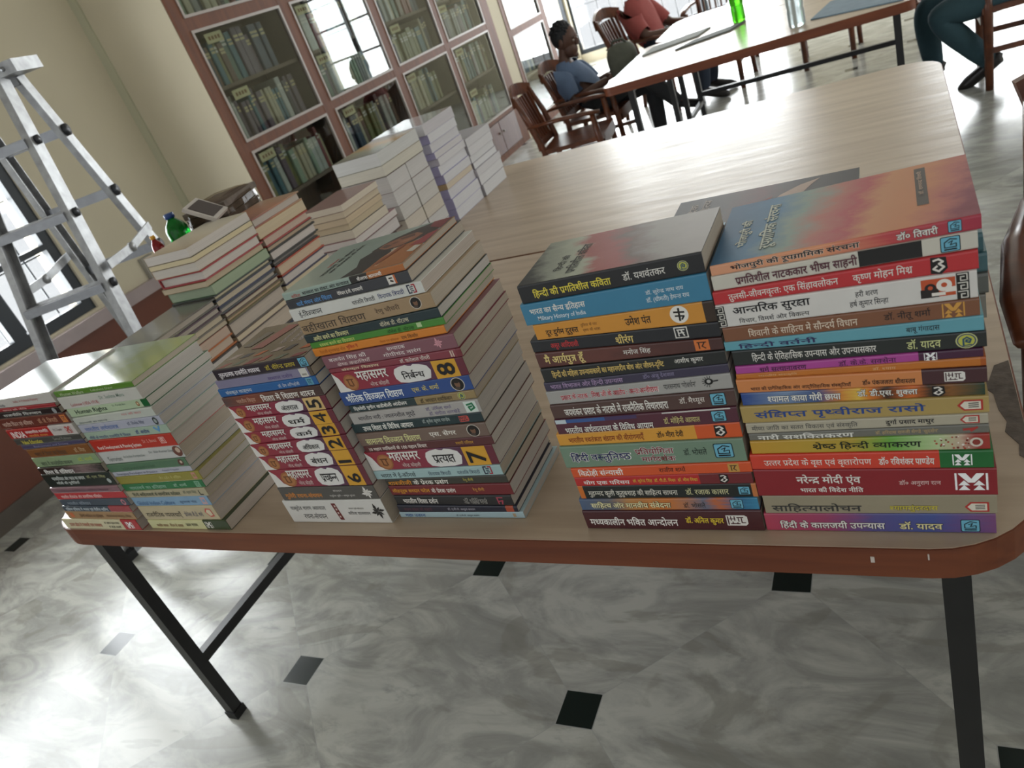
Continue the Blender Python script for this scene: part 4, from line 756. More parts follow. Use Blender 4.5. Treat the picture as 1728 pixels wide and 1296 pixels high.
window(1, 'x', WX - .02, WY0, WY1, WZ0, WZ1, (1.32, 1.93), (.99, 1.5), .095)
window(2, 'y', B0 + .03, -3.78, -1.2, .12, 2.75, (-2.92, -2.06), (1.6,), .16)
window(5, 'x', WX - .08, 8.0, 10.36, .1, 2.6, (8.75, 9.5), (1.5,), .16)
window(4, 'x', 4.53, 2.5, 7.5, .8, 2.7, (3.75, 5.0, 6.25), (1.75,), .5)  # out of view, added as the opening for the right-hand fill
window(3, 'y', B0 + .03, .25, 1.55, .65, 2.6, (.9,), (1.1, 1.55, 2.0), .5)
# socket plate
t = thing('wall_socket', 'grey switch box on the cream wall behind the ladder', 'socket', (WX + .001, 2.73, .665))
b = MB(); b.box(0, .03, -.04, .04, -.06, .06); b.build('box', pm('#9a968c', .5), t)
b = MB()
for dy, dz in ((-.015, .03), (.015, .03), (0, -.03)): b.tube([(.03, dy, dz), (.034, dy, dz)], .009, 8)
b.build('socket_holes', pm('#3c3a38', .5), t)

# ------------------------------------------------------------------ tables
def laminate_material():
    m, t, b = new_mat('pale_wood_laminate'); L = t.links
    tc = N(t, 'ShaderNodeTexCoord'); mp = N(t, 'ShaderNodeMapping'); mp.inputs['Scale'].default_value = (2.0, 26, 26); L.new(tc.outputs['Object'], mp.inputs[0])
    nz = N(t, 'ShaderNodeTexNoise'); nz.inputs['Scale'].default_value = 1.2; nz.inputs['Detail'].default_value = 6; nz.inputs['Distortion'].default_value = .4; L.new(mp.outputs[0], nz.inputs['Vector'])
    cr = N(t, 'ShaderNodeValToRGB'); e = cr.color_ramp.elements
    e[0].position = .3; e[0].color = lin('#a8947f'); e[1].position = .7; e[1].color = lin('#bfac97'); L.new(nz.outputs[0], cr.inputs[0]); L.new(cr.outputs[0], b.inputs['Base Color'])
    b.inputs['Roughness'].default_value = 0.3; b.inputs['Specular IOR Level'].default_value = 0.55
    mp2 = N(t, 'ShaderNodeMapping'); mp2.inputs['Scale'].default_value = (3.5, 16, 16); L.new(tc.outputs['Object'], mp2.inputs[0])
    n2 = N(t, 'ShaderNodeTexNoise'); n2.inputs['Scale'].default_value = 1.0; n2.inputs['Detail'].default_value = 3; L.new(mp2.outputs[0], n2.inputs['Vector'])
    bp = N(t, 'ShaderNodeBump'); bp.inputs['Strength'].default_value = .35; bp.inputs['Distance'].default_value = .004; L.new(n2.outputs[0], bp.inputs['Height']); L.new(bp.outputs[0], b.inputs['Normal'])
    return m
LAM = laminate_material()
def wood_mat(dark, light, rough=.3, scale=(3, 40, 40), name='stained_wood'):
    m, t, b = new_mat(name); L = t.links
    tc = N(t, 'ShaderNodeTexCoord'); mp = N(t, 'ShaderNodeMapping'); mp.inputs['Scale'].default_value = scale; L.new(tc.outputs['Object'], mp.inputs[0])
    nz = N(t, 'ShaderNodeTexNoise'); nz.inputs['Scale'].default_value = 1; nz.inputs['Detail'].default_value = 6; nz.inputs['Distortion'].default_value = .6; L.new(mp.outputs[0], nz.inputs['Vector'])
    cr = N(t, 'ShaderNodeValToRGB'); e = cr.color_ramp.elements; e[0].position = .32; e[0].color = lin(dark); e[1].position = .68; e[1].color = lin(light)
    L.new(nz.outputs[0], cr.inputs[0]); L.new(cr.outputs[0], b.inputs['Base Color']); b.inputs['Roughness'].default_value = rough
    return m
EDGE = wood_mat('#65301a', '#7c4224', .45, name='red_brown_edge_wood'); BLACKM = pm('#1c1c1d', .35, .15, 30, name='black_painted_steel')
def table(label, x0, x1, y0, y1, legs, th=.042, r=.11, stretcher=None, bars=True):
    t = thing('reading_table', label, 'table', ((x0 + x1) / 2, (y0 + y1) / 2, 0)); cx, cy = (x0 + x1) / 2, (y0 + y1) / 2
    o = rrect(x0 - cx, x1 - cx, y0 - cy, y1 - cy, r)
    b = MB(); b.prism(o, TT - th, TT - .0012); b.build('edge_band', EDGE, t)
    b = MB(); b.prism(rrect(x0 - cx + .002, x1 - cx - .002, y0 - cy + .002, y1 - cy - .002, r - .002), TT - .0012, TT); b.build('table_top', LAM, t)
    for lx, ly in legs:
        b = MB(); h = .015; b.box(lx - cx - h, lx - cx + h, ly - cy - h, ly - cy + h, .012, TT - th); lg = b.build('leg', BLACKM, t)
        f = MB(); f.box(lx - cx - h - .003, lx - cx + h + .003, ly - cy - h - .003, ly - cy + h + .003, 0, .022); f.build('foot_cap', pm('#131313', .6), lg)
    if bars:
        for k in (0, 1):
            (ax, ay), (bx_, by) = legs[k], legs[k + 2]
            b = MB(); b.box(ax - cx - .012, ax - cx + .012, ay - cy + .015, by - cy - .015, .185, .213); b.build('crossbar', BLACKM, t)
    for k in (0, 1):
        (ax, ay), (bx_, by) = legs[k], legs[k + 2]
        b = MB(); b.box(ax - cx - .015, ax - cx + .015, ay - cy + .015, by - cy - .015, TT - th - .03, TT - th); b.build('top_rail', BLACKM, t)
    if stretcher:
        ly, z = stretcher; b = MB(); b.box(legs[0][0] - cx + .01, legs[1][0] - cx - .01, ly - cy - .014, ly - cy + .014, z - .014, z + .014); b.build('stretcher', BLACKM, t)
    return t, cx, cy
LX0, LX1 = -1.625, .008
T1, t1x, t1y = table('front table carrying the coloured book stacks', -1.648, .095, .648, 1.715, [(LX0, .722), (LX1, .722), (LX0, 1.64), (LX1, 1.64)])
T2, _, _ = table('second table, bare and shiny, pushed behind the front table', -1.648, .105, 1.722, 2.76, [(LX0, 1.80), (.06, 1.80), (LX0, 2.69), (.06, 2.69)])
T3, _, _ = table('far table with the green bottle and opened papers', -1.335, .075, 3.84, 4.83, [(-1.22, 3.95), (0, 3.95), (-1.22, 4.74), (0, 4.74)], r=.05)
T4, _, _ = table('farthest table, joined behind the table with the bottle', -1.31, .075, 4.838, 5.62, [(-1.2, 4.93), (0, 4.93), (-1.2, 5.36), (0, 5.36)], r=.14, stretcher=(5.36, .25))
# torn laminate at the right edge of the front table and chipped spots on the edge
b = MB(); pts = [(.092, 1.0), (.075, .99), (.066, .955), (.056, .945), (.068, .925), (.070, .89), (.076, .865), (.072, .845), (.083, .82), (.081, .80), (.093, .785)]
b.prism([(x - t1x, y - t1y) for x, y in pts][::-1], TT, TT + .0006); b.build('torn_patch', pm('#625850', .9, .35, 70, bump=.6), T1)
b = MB(); b.box(-.072 - t1x, -.068 - t1x, .6468 - t1y, .6482 - t1y, TT - .020, TT - .012); b.box(-.017 - t1x, -.0155 - t1x, .6468 - t1y, .6482 - t1y, TT - .014, TT - .006); b.build('chipped_spot', pm('#c9beb4', .8), T1)
# cover pictures of the books that lie on top
TOPMAT = {
 'd': grad([(0, '#24587c'), (.14, '#2f6a8e'), (.27, '#7d8f82'), (.4, '#b06a58'), (.5, '#b4484a'), (.6, '#c88a5c'), (.75, '#c9855a'), (.86, '#b8685a'), (.94, '#8a3a48'), (1, '#7a2434')], rough=.5, noise=.13, nscale=5, rot=.12, coat=0.0),
 'c': grad([(0, '#25272a'), (.08, '#3a3c3c'), (.18, '#8f9488'), (.34, '#aab09e'), (.44, '#a05450'), (.54, '#9c4a48'), (.66, '#6a5450'), (.8, '#8f8a84'), (1, '#9a938e')], rough=.42, noise=.17, nscale=5, rot=-.18, coat=0.05),
 'n': pm('#8e9d94', .3, .08, 14, coat=.3), 'm': pm('#6b5b50', .16, .12, 18, coat=.6),
 'a': grad([(0, '#c8cdc8'), (.5, '#b9c4bd'), (1, '#a9b4a4')], rough=.12, noise=.2, nscale=4, coat=.5),  # whitish window glare painted into the pale green cover colour
 'b': grad([(0, '#b9c4b4'), (.35, '#a4b09a'), (.6, '#8f9a58'), (1, '#98a24a')], rough=.12, noise=.22, nscale=5, coat=.5),
 'k': grad([(0, '#2c2726'), (.3, '#3a322f'), (.5, '#5c2a28'), (.62, '#3c302e'), (1, '#2a2828')], rough=.45, noise=.16, nscale=4, coat=0.0),
}
def cover_art(kind, root, P, L, w, t):
    top = lambda u, d, k: P(u * L, d * w, t + k * t / max(t, 1e-4))
    side = lambda u0, wd: None
    def line(s, u, d0, d1, size, col, outl=None, bold=True):
        """title set across the cover: reads away from the spine"""
        put_text('cover_title', root, s, lambda x, y, k: P(u * L - y, d0 * w + x, t + k), (d1 - d0) * w, size, col, bold, outl)
    if kind == 'd':
        line('भोजपुरी की', .145, .22, .66, .014, '#b9bfae', '#3c3a34'); line('रूपग्रामिक संरचना', .265, .12, .86, .019, '#b9bfae', '#3c3a34')
        put_polys('author_panel', root, [(sq(.80, .842, .30, .93), '#4a4038')], top)
        put_text('cover_author', root, 'डॉ. रामचन्द्र तिवारी', lambda x, y, k: P(.828 * L - y, .46 * w + x, t + .0006 + k), .40 * w, .0045, '#c8a890')
    elif kind == 'c':
        line('हिन्दी की', .23, .2, .55, .012, '#2c2e2c'); line('प्रगतिशील कविता', .32, .1, .75, .015, '#2c2e2c')
    elif kind == 'n':
        line('कविता', .20, .42, .62, .008, '#a86058'); line('मानवता का संकट', .255, .22, .82, .010, '#262a28'); line('और सत्याग्रह की कथा', .315, .24, .86, .010, '#262a28')
        A = [([(.50, .02), (.54, .22), (.47, .42), (.53, .58), (.66, .56), (.74, .4), (.76, .02)], '#2e2826'), ([(.68, .02), (.70, .3), (.76, .52), (.88, .56), (.99, .40), (.99, .02)], '#9c6236'),
             ([(.53, .66), (.50, .56), (.57, .50), (.70, .47), (.84, .54), (.97, .70), (.99, .96), (.86, .99), (.74, .92), (.60, .80)], '#3b302b'), ([(.555, .68), (.55, .59), (.63, .52), (.74, .52), (.83, .60), (.86, .72), (.78, .80), (.66, .77)], '#8a5a42'),
             ([(.58, .66), (.565, .60), (.63, .55), (.66, .60)], '#5c4238'), ([(.66, .74), (.70, .69), (.80, .71), (.77, .78)], '#5a3a2e'), ([(.70, .62), (.78, .60), (.81, .66), (.74, .66)], '#a06c50'), ([(.63, .63), (.67, .61), (.69, .66), (.65, .68)], '#6e4636'),
             ([(.86, .44), (.99, .42), (.99, .72), (.92, .66)], '#8c3434'), ([(.86, .86), (.99, .74), (.99, .99), (.84, .99)], '#742c2e'), ([(.70, .16), (.74, .14), (.82, .50), (.78, .53)], '#84492c'), ([(.90, .30), (.97, .26), (.98, .38), (.92, .42)], '#b8b0a4')]
        put_polys('cover_picture', root, A, top)
        line('कैलाश सत्यार्थी', .755, .12, .5, .007, '#d8c0a4')
    elif kind == 'm':
        A = []
        for i in range(6):
            for j in range(2):
                x = .03 + .16 * i + rnd.uniform(-.02, .02); y0 = .03 + .18 * j + rnd.uniform(-.02, .02); u = rnd.uniform(.06, .11); v = rnd.uniform(.08, .13); s_ = rnd.uniform(.03, .07)
                A.append(([(x, y0), (x + u, y0 + .01), (x + u + s_, y0 + v), (x + s_, y0 + v - .01)], ['#8a4a3c', '#a85c34', '#5e6450', '#9c8a80', '#7c3c3a', '#4a4442'][(i * 2 + j * 3) % 6]))
        A.append(([(.2, .40), (.34, .39), (.47, .9), (.33, .93)], '#8c5a50')); A.append(([(.05, .5), (.15, .48), (.24, .8), (.15, .82)], '#6e6456'))
        put_polys('cover_picture', root, A, top)
        for q, s in enumerate(['तुलनात्मक', 'राजनीति', 'व्यवस्था']): put_text('cover_title', root, s, lambda x, y, k, q=q: P((.56 + .1 * q) * L - y, .42 * w + x, t + k), .42 * w, .011, '#a89c94', True)
    elif kind == 'k':
        A = [([(.5, .35), (.55, .5), (.6, .7), (.7, .86), (.8, .94), (.76, .82), (.72, .66), (.66, .52), (.58, .42)], '#b49a8a'), ([(.44, .4), (.5, .62), (.56, .72), (.54, .5)], '#7c3c34'), ([(.64, .12), (.72, .3), (.8, .34), (.74, .16)], '#a8867a')]
        put_polys('cover_picture', root, A, top)
        line('वैदिक', .135, .5, .86, .014, '#9c9088'); line('साहित्य', .215, .42, .92, .016, '#9c9088'); line('अज्ञात', .90, .3, .6, .006, '#8c8078')

for key, (where, group, rows) in S.items():
    y0, geo = GEO[key]
    for i, (row, g) in enumerate(zip(rows, geo)):
        xl, xr, bl, br, tl, tr = g
        L = xr - xl
        w = (.142 if key != 'C' else .128) + rnd.uniform(-.004, .004)
        dy = rnd.uniform(-.0012, .0012)
        rz = 0.0
        if key == 'N': w = .15 + rnd.uniform(-.006, .004)
        if i == 0: dy = 0.0; w = {'D': .15, 'C': .115, 'N': .145, 'M': .128, 'A': .143, 'B': .147}[key]
        label = f"{row['d']}, {place_word(i, len(rows))} in {where}"
        pgc = rnd.choice(['#bdb5ac', '#b3a797', '#bab4ad', '#aea293', '#c2bcb3', '#b8aca1'])
        tk = row.get('top')
        root, P = book(label, group, L, w, (bl, br, tl, tr), row['c'], hard=bool(row.get('h')), page=pgc, blocks=row.get('blocks', ()),
                       texts=row.get('t', ()), marks=row.get('m', ()), top=TOPMAT[tk] if tk else None, loc=(xl, y0 + dy), zbase=TT, gloss=row.get('gl', .34))
        if tk:
            t = ((tl - bl) + (tr - br)) / 2
            cover_art(tk, root, P, L, w, t)

# ------------------------------------------------------------------ stacks further back, page edges towards us
def turned_stack(where, group, specs, ztop, xs, ys, spine='left', jit=.004, order_from_top=True):
    """specs from the top: (description, thickness, cover, pages, hard, extra width, extra length)"""
    z = ztop; n = len(specs)
    for i, sp in enumerate(specs):
        d, t, col, pgc, hard = sp[:5]; ex = sp[5] if len(sp) > 5 else (0, 0, 0, 0)
        if i == n - 1: t = z                       # the lowest one rests on the table
        x0, x1, y0, y1 = xs[0] + ex[0] + rnd.uniform(-jit, jit), xs[1] + ex[1] + rnd.uniform(-jit, jit), ys[0] + ex[2] + rnd.uniform(-jit, jit), ys[1] + ex[3] + rnd.uniform(-jit, jit)
        zs = (z - t, z - t, z, z)
        label = f"{d}, {place_word(i, n)} in {where}"
        kw = dict(hard=hard, page=pgc, zbase=TT)
        if spine == 'left': book(label, group, y1 - y0, x1 - x0, zs, col, loc=(x0, y1), rotz=-math.pi / 2, **kw)
        elif spine == 'front': book(label, group, x1 - x0, y1 - y0, zs, col, loc=(x0, y0), rotz=0, **kw)
        elif spine == 'back': book(label, group, x1 - x0, y1 - y0, zs, col, loc=(x1, y1), rotz=math.pi, **kw)
        z -= t
CR, WH, GR, TN = '#cfc2aa', '#d2ccc6', '#bdb3a6', '#c4a98a'
turned_stack('low stack behind left stacks', 'books in the low stack behind the left front stacks', [
 ('marble-covered dark book', .017, grad([(0, '#54524c'), (.4, '#6a645a'), (.6, '#7c7868'), (1, '#4c4a46')], noise=.3, nscale=6, rough=.2), GR, 1), ('grey-paged book with purple cover', .016, '#4a3440', GR, 1),
 ('cream-paged book with grey covers', .018, '#6a645c', CR, 1), ('thin cream-paged book', .011, '#4f4a44', CR, 0), ('pink-paged paperback', .02, '#a4705c', '#c4ae9e', 0),
 ('pale book with orange back cover', .024, '#b86a34', '#cdbcaa', 1), ('white-paged book with black covers', .022, '#2c2c2a', WH, 1), ('grey-paged book with dark green covers', .02, '#34463a', GR, 1),
 ('buff-paged book', .026, '#5a5248', TN, 1), ('cream-paged book with blue covers', .03, '#3a4660', CR, 1), ('pale-paged book with brown covers', .03, '#5c4436', WH, 0), ('thick white-paged book', .04, '#7a6e5c', WH, 1)], .279, (-1.435, -1.30), (.83, 1.052))
turned_stack('tall stack behind left stacks', 'books in the tall stack behind the left front stacks', [
 ('white-paged magazine with pale cover', .020, grad([(0, '#b8b0a0'), (.5, '#c4b8a4'), (1, '#a89478')], noise=.25, nscale=9, stretch=(1, 5, 1)), '#d0c9c2', 0), ('cream-paged book with dark cover', .012, '#3c4038', '#d6c8a4', 0), ('white-paged paperback with tan cover', .020, '#b08a5c', '#cfc8be', 0),
 ('thick white-paged book with red cover', .024, '#9c2e34', '#d2ccc4', 1), ('buff-paged thin book', .013, '#7a6038', '#c4b49a', 0), ('green-tinted book', .022, '#4c7450', '#9fae94', 0), ('cream-paged book with charcoal cover', .012, '#2f3432', '#d4c8a8', 1),
 ('cream-paged book with navy cover', .018, '#2e3656', CR, 1), ('grey-paged book with slate cover', .014, '#4a4e52', GR, 1), ('thin book with plum cover', .011, '#5c3a3c', CR, 1), ('buff-paged book with olive cover', .012, '#6a6440', TN, 1),
 ('thick grey-paged book', .034, '#5a544c', '#bfb4a8', 1), ('thin book with dull red cover', .012, '#6c4034', CR, 0), ('thick pale-paged book', .04, '#4e4a46', '#c6b9aa', 1), ('book with midnight blue cover', .014, '#2c3450', GR, 1), ('cream-paged book with fawn cover', .024, '#a08a64', CR, 0), ('thick white-paged book', .05, '#605848', WH, 1)], .394, (-1.437, -1.30), (1.057, 1.25))
turned_stack('third-row dark-covered stack', 'books in the third-row stack behind the left front stacks', [
 ('white-paged book with orange-pink cover', .022, grad([(0, '#a88a70'), (.5, '#b0785c'), (1, '#8a5048')], noise=.2, nscale=5), '#c4bab0', 1), ('thick cream-paged book with amber cover', .026, '#b07c34', '#ccbca0', 0), ('pinkish-paged book with red cover', .022, '#a03a38', '#c8b4a4', 1),
 ('thin buff-paged book with black cover', .011, '#2e2e2a', '#c4ae94', 1), ('white-paged book with black cover', .024, '#292826', '#cfc6c0', 1), ('thin black-and-grey book', .012, '#3a3836', '#8c8680', 1), ('cream-paged book with scarlet cover', .028, '#a8442c', '#ccb8a0', 1),
 ('white-paged book with navy cover', .024, '#2c2e4c', '#cec6c0', 1), ('cream-paged paperback', .02, '#a89a70', '#d0c4a8', 0), ('grey-paged book with green cover', .03, '#3c5040', GR, 1), ('buff-paged book with brown cover', .03, '#5c4632', TN, 1), ('thick cream-paged book', .05, '#5c5444', CR, 1), ('thick grey-paged book', .06, '#4a4640', GR, 1)], .373, (-1.437, -1.30), (1.255, 1.433))
turned_stack('stack under the wrapped bundle', 'books in the stack at the left table edge', [
 ('brown-covered book', .05, '#5c4a3c', GR, 1), ('grey-covered book', .06, '#6a665e', CR, 1), ('dark-covered book', .06, '#3c3a38', GR, 1), ('tan-covered book', .06, '#8a7454', TN, 1), ('thick black-covered book', .08, '#2c2a28', GR, 1)], .33, (-1.60, -1.455), (1.19, 1.50))
# pale journals on the far table
turned_stack('nearest pale stack', 'pale books in the nearest pale stack', [
 ('cream-paged book with mauve-brown cover', .019, '#8a6a64', '#d2c8b8', 0), ('cream-paged paperback', .018, '#a89080', '#cbbda6', 0), ('yellowed paperback', .018, '#a49684', '#c9b79c', 0), ('yellowed paperback with grey cover', .018, '#8c8478', '#c4b498', 0), ('pale-paged book with dark cover', .026, '#54544e', '#cdc4b4', 0),
 ('grey-white book with pink cover', .02, '#9c6870', '#cfc9c6', 0, (-.01, .0, -.0, .04)), ('thick white-paged book', .04, '#5a4440', '#cdc8c6', 1, (-.01, .0, 0, .04)), ('thick pale-paged book', .05, '#4c4a48', WH, 1), ('lowest thick white book', .06, '#6c6660', WH, 1)], .272, (-1.50, -1.355), (1.62, 1.808), jit=.003)
PALE = '#cbc9c8'
for side, (ya, yb) in (('front', (1.875, 1.99)), ('back', (1.995, 2.115))):
    turned_stack(f'{side} half of second pale stack', f'pale journals in the {side} half of the second pale stack', [
     ('white-paged journal with mauve cover', .05, '#83716f', PALE, 0), ('thick white-paged journal', .045, '#8a7878', PALE, 0), ('white journal with grey cover', .045, '#7e7478', '#c9c6c2', 0), ('cream-white journal', .045, '#8c8078', '#ccc4b8', 0), ('broad white journal', .04, '#7c7076', PALE, 0), ('lowest white journal', .04, '#8a8284', PALE, 0)], .262, (-1.535, -1.358), (ya, yb), jit=.0015)
z = .264
for i, (d, t, c) in enumerate([('white-paged volume with orange-painted cover', .040, grad([(0, '#8a8478'), (.4, '#b48a4c'), (.7, '#8c8c74'), (1, '#7c7c70')], noise=.3, nscale=5)), ('white-paged volume with olive cover', .032, '#8c8a74')]):
    zt = .336 if i == 0 else .336 - .040
    book(f'{d}, {"on top" if i == 0 else "second from top"} of the second pale stack', 'large volumes on the second pale stack', .245, .172, (zt - t, zt - t, zt, zt), c, page='#cfd0cf' if i == 0 else '#cfcbbf', loc=(-1.526, 2.112), rotz=-math.pi / 2, zbase=TT)
LAV = '#a9a4c8'
turned_stack('third pale stack', 'lavender journals in the third pale stack', [
 ('big white journal with shiny cover', .036, pm('#c9c8cc', .08, .05, 12, coat=.8), '#cac7cc', 0, (-.02, .0, -.01, 0)), ('white journal', .03, LAV, '#d6d6da', 0), ('white journal with grey edge', .03, '#b4b2c4', '#cfced2', 0), ('lavender journal', .022, LAV, '#cfccce', 0), ('white journal with pale spine', .024, '#c4bfc8', '#d4d3d6', 0),
 ('lavender journal with wide spine', .032, LAV, '#d8d8dc', 0), ('lavender journal with white pages', .03, LAV, '#d4d4d8', 0), ('thin cream journal', .02, '#b49a74', '#d2c6b4', 0), ('white journal with lavender spine', .034, LAV, '#d2d1d6', 0), ('lavender journal low in the pile', .036, LAV, '#d6d6da', 0), ('thick lavender journal', .04, LAV, '#d8d8dc', 0)], .332, (-1.535, -1.355), (2.165, 2.375), spine='front', jit=.004)
turned_stack('farthest pale stack', 'white journals in the farthest pale stack', [
 ('white journal with grey cover', .03, '#a8a6ac', '#d0cfd2', 0), ('thick white journal', .032, '#b4b2b8', '#d6d5d8', 0), ('white journal', .026, '#b0acb4', '#d8d8da', 0), ('thin white journal', .022, '#a4a0a8', '#dcdcde', 0), ('white journal with pale cover', .026, '#b8b4bc', '#d4d3d6', 0), ('thick white-paged journal', .034, '#aca8b4', '#dadadc', 0), ('broad white journal', .03, '#b0aeb4', '#d8d8da', 0)], .212, (-1.535, -1.352), (2.38, 2.585), spine='front', jit=.006)
# behind the two right front stacks
turned_stack('stack behind right stacks', 'books behind the right front stacks', [
 ('dark book with pale figure on its cover', .016, TOPMAT['k'], '#c4bcb0', 0), ('brown-covered book', .03, '#5c463a', CR, 0), ('teal hardback', .022, '#3c6670', GR, 1, (.0, .115, 0, 0)), ('blue-green hardback', .024, '#4a7078', GR, 1, (.0, .118, 0, 0)), ('grey hardback', .026, '#6c706c', GR, 1, (.0, .118, 0, 0)), ('transparent-wrapped grey book', .03, '#8a8880', CR, 0, (.0, .115, 0, 0)),
 ('orange-brown book', .03, '#9c5a34', CR, 0, (.0, .10, 0, 0)), ('dark red book', .03, '#6c2c2c', CR, 0), ('thick grey book', .04, '#6a665e', GR, 1), ('thick brown book', .05, '#5c4a3a', GR, 1)], .30, (-.28, -.055), (.852, 1.0), spine='front', jit=.0)
_k = [o for o in C.objects if o.get('label', '').startswith('dark book with pale figure')][0]
cover_art('k', _k, lambda u, d, h: (u, d, h), .225, .148, .016)
# ------------------------------------------------------------------ built-in glazed bookcases on the left
CASE = wood_mat('#623620', '#774528', .6, (30, 30, 3), 'brown_case_wood'); CASEIN = pm('#7a6a5e', .7, .08, 5); BEAD = pm('#b3aaa4', .3, .04, 9, name='pale_glazing_bead')
PANEL = wood_mat('#563430', '#64403a', .35, (30, 30, 3), 'dark_cupboard_wood'); CARD = pm('#cfc7a0', .8, .06, 30)
DEP = .34
bays = [(3.228, 3.968), (4.062, 4.857), (4.955, 5.68), (5.765, 6.51)]
rowsz = [(.35, 1.012), (1.062, 1.640), (1.700, 2.62)]
case = thing('glazed_bookcase', 'long brown built-in bookcase with four glazed bays along the left wall', 'bookcase', (BX, BY0, 0))
def cb(): return MB()
def add_case(name, x0, x1, y0, y1, z0, z1, m, parent=None):
    b = MB(); b.box(x0 - BX, x1 - BX, y0 - BY0, y1 - BY0, z0, z1); return b.build(name, m, parent or case)
stiles = [(BY0 + .004, bays[0][0])] + [(bays[i][1], bays[i + 1][0]) for i in range(3)] + [(bays[3][1], 6.675)]
for y0, y1 in stiles: add_case('stile', BX - .03, BX, y0, y1, .0, 2.7, CASE)
for y0, y1 in bays:
    for z0, z1 in ((0, .05), (.318, .35), (1.012, 1.062), (1.640, 1.700), (2.62, 2.7)): add_case('rail', BX - .03, BX - .001, y0, y1, z0, z1, CASE)
add_case('back_panel', BX - DEP - .01, BX - DEP, BY0 + .03, 6.67, 0, 2.7, CASEIN)
for y0, y1 in stiles[1:4]: add_case('divider', BX - DEP, BX - .03, (y0 + y1) / 2 - .012, (y0 + y1) / 2 + .012, 0, 2.7, CASEIN)
add_case('divider', BX - DEP, BX - .03, BY0 + .03, BY0 + .05, 0, 2.7, CASEIN)
SHELVES = [(.345, .365), (.70, .72), (1.03, 1.05), (1.335, 1.355), (1.665, 1.685), (2.0, 2.02)]
for (y0, y1) in bays:
    for z0, z1 in SHELVES: add_case('shelf', BX - DEP, BX - .032, y0 - .03, y1 + .03, z0, z1, CASEIN)
for i, (y0, y1) in enumerate(bays):
    for j, (z0, z1) in enumerate(rowsz):
        d = MB(); w = .014
        for a in ((y0, y1, z0, z0 + w), (y0, y1, z1 - w, z1), (y0, y0 + w, z0 + w, z1 - w), (y1 - w, y1, z0 + w, z1 - w)): d.box(-.012, .004, a[0] - BY0, a[1] - BY0, a[2], a[3])
        door = d.build('glass_door', BEAD, case)
        g = MB(); g.box(-.008, -.005, y0 + w - BY0, y1 - w - BY0, z0 + w, z1 - w); g.build('pane', glass_mat('#eef2f0', 'bookcase_glass', 1.62, 1.35), door)
        if j < 2:
            for zt in ([z1 - .03] + ([z1 - .03 - (.33 if j == 0 else .29)])):
                c = MB(); yy = y0 + .06 + .03 * ((i + j) % 2); c.box(-.018, -.0165, yy - BY0, yy + .13 - BY0, zt - .05, zt); c.build('shelf_card', CARD, door)
                c = MB()
                for q in range(4): c.box(-.0163, -.016, yy - BY0 + .02 + .024 * q, yy - BY0 + .036 + .024 * q, zt - .034, zt - .016)
                c.build('card_writing', pm('#8a6a48', .8), door)
    ym = (y0 + y1) / 2
    for a, b_ in ((y0 + .002, ym - .004), (ym + .004, y1 - .002)):
        d = MB(); d.box(-.016, .002, a - BY0, b_ - BY0, .055, .314); dr = d.build('cupboard_door', PANEL, case)
        k = MB(); k.ball((.010, (b_ - .04 if a < ym - .1 else a + .04) - BY0, .22), .010, 8, 6); k.build('knob', pm('#a8a09a', .3, metal=.8), dr)
SPC = [('dull green', '#5d7468'), ('teal', '#48707c'), ('grey', '#8c8c88'), ('cream', '#b4ac94'), ('faded red', '#8a4a48'), ('brown', '#6a5444'), ('white', '#b8bab4'), ('dark blue', '#3c4a5c'), ('olive', '#7a7a50'), ('purple-grey', '#6a5c68'), ('pale green', '#93a48f'), ('black', '#34363a')]
WHERE = ['bottom', 'lower', 'second', 'middle', 'upper', 'top']
BAYN = ['first', 'second', 'third', 'fourth']
protos = {}
def shelf_book(ci, th, h, dp):
    key = (ci, round(th, 3), round(h, 3))
    if key not in protos:
        r = .004; b = MB()
        b.box(0, dp - .003, -th / 2 + .002, th / 2 - .002, .003, h - .003, 1)
        b.prism([(dp, -th / 2 + r), (dp, th / 2 - r), (dp - r, th / 2), (0, th / 2), (0, th / 2 - .002), (dp - .004, th / 2 - .002), (dp - .004, -th / 2 + .002), (0, -th / 2 + .002), (0, -th / 2), (dp - r, -th / 2)], 0, h)
        for zb in (.72, .8): b.box(dp, dp + .0006, -th / 2 + r, th / 2 - r, h * zb, h * zb + .012, 2)
        me = b.build('shelf_book', [pm(SPC[ci][1], .4, .15, 20, coat=.2), pages_mat('#c4bba8'), pm('#c2b48c' if ci % 2 else '#d0ccc4', .5)])
        protos[key] = me.data; bpy.data.objects.remove(me)
    o = bpy.data.objects.new('shelf_book', protos[key]); C.objects.link(o); return o
rb = random.Random(11); count = 0
for i, (y0, y1) in enumerate(bays):
    for s, (za, zt) in enumerate(SHELVES):
        if s == 0 and i < 3: fill = .55
        elif s == 5: fill = .9
        else: fill = .92 if (i + s) % 3 else .8
        if s == 0 and i < 3 or s == 5 and i > 1: continue
        y = y0 + .012; run = rb.randrange(12); left = 0
        while y < y0 + (y1 - y0) * fill - .03:
            if left <= 0: run = rb.randrange(12); left = rb.choice([1, 1, 1, 2, 3]); th0 = rb.choice([.026, .03, .036, .044]); h0 = rb.choice([.20, .22, .24, .25])
            if y + th0 > y1 - .01: break
            o = shelf_book(run, th0, h0, .17)
            o.location = (BX - .225 + rb.uniform(-.012, .012), y + th0 / 2, zt + .0005)
            tag(o, f'{SPC[run][0]} book on the {WHERE[s]} shelf of the {BAYN[i]} glazed bay', 'book', f'books on the {WHERE[s]} shelf of the {BAYN[i]} bay')
            y += th0 + rb.uniform(.0006, .004); left -= 1; count += 1
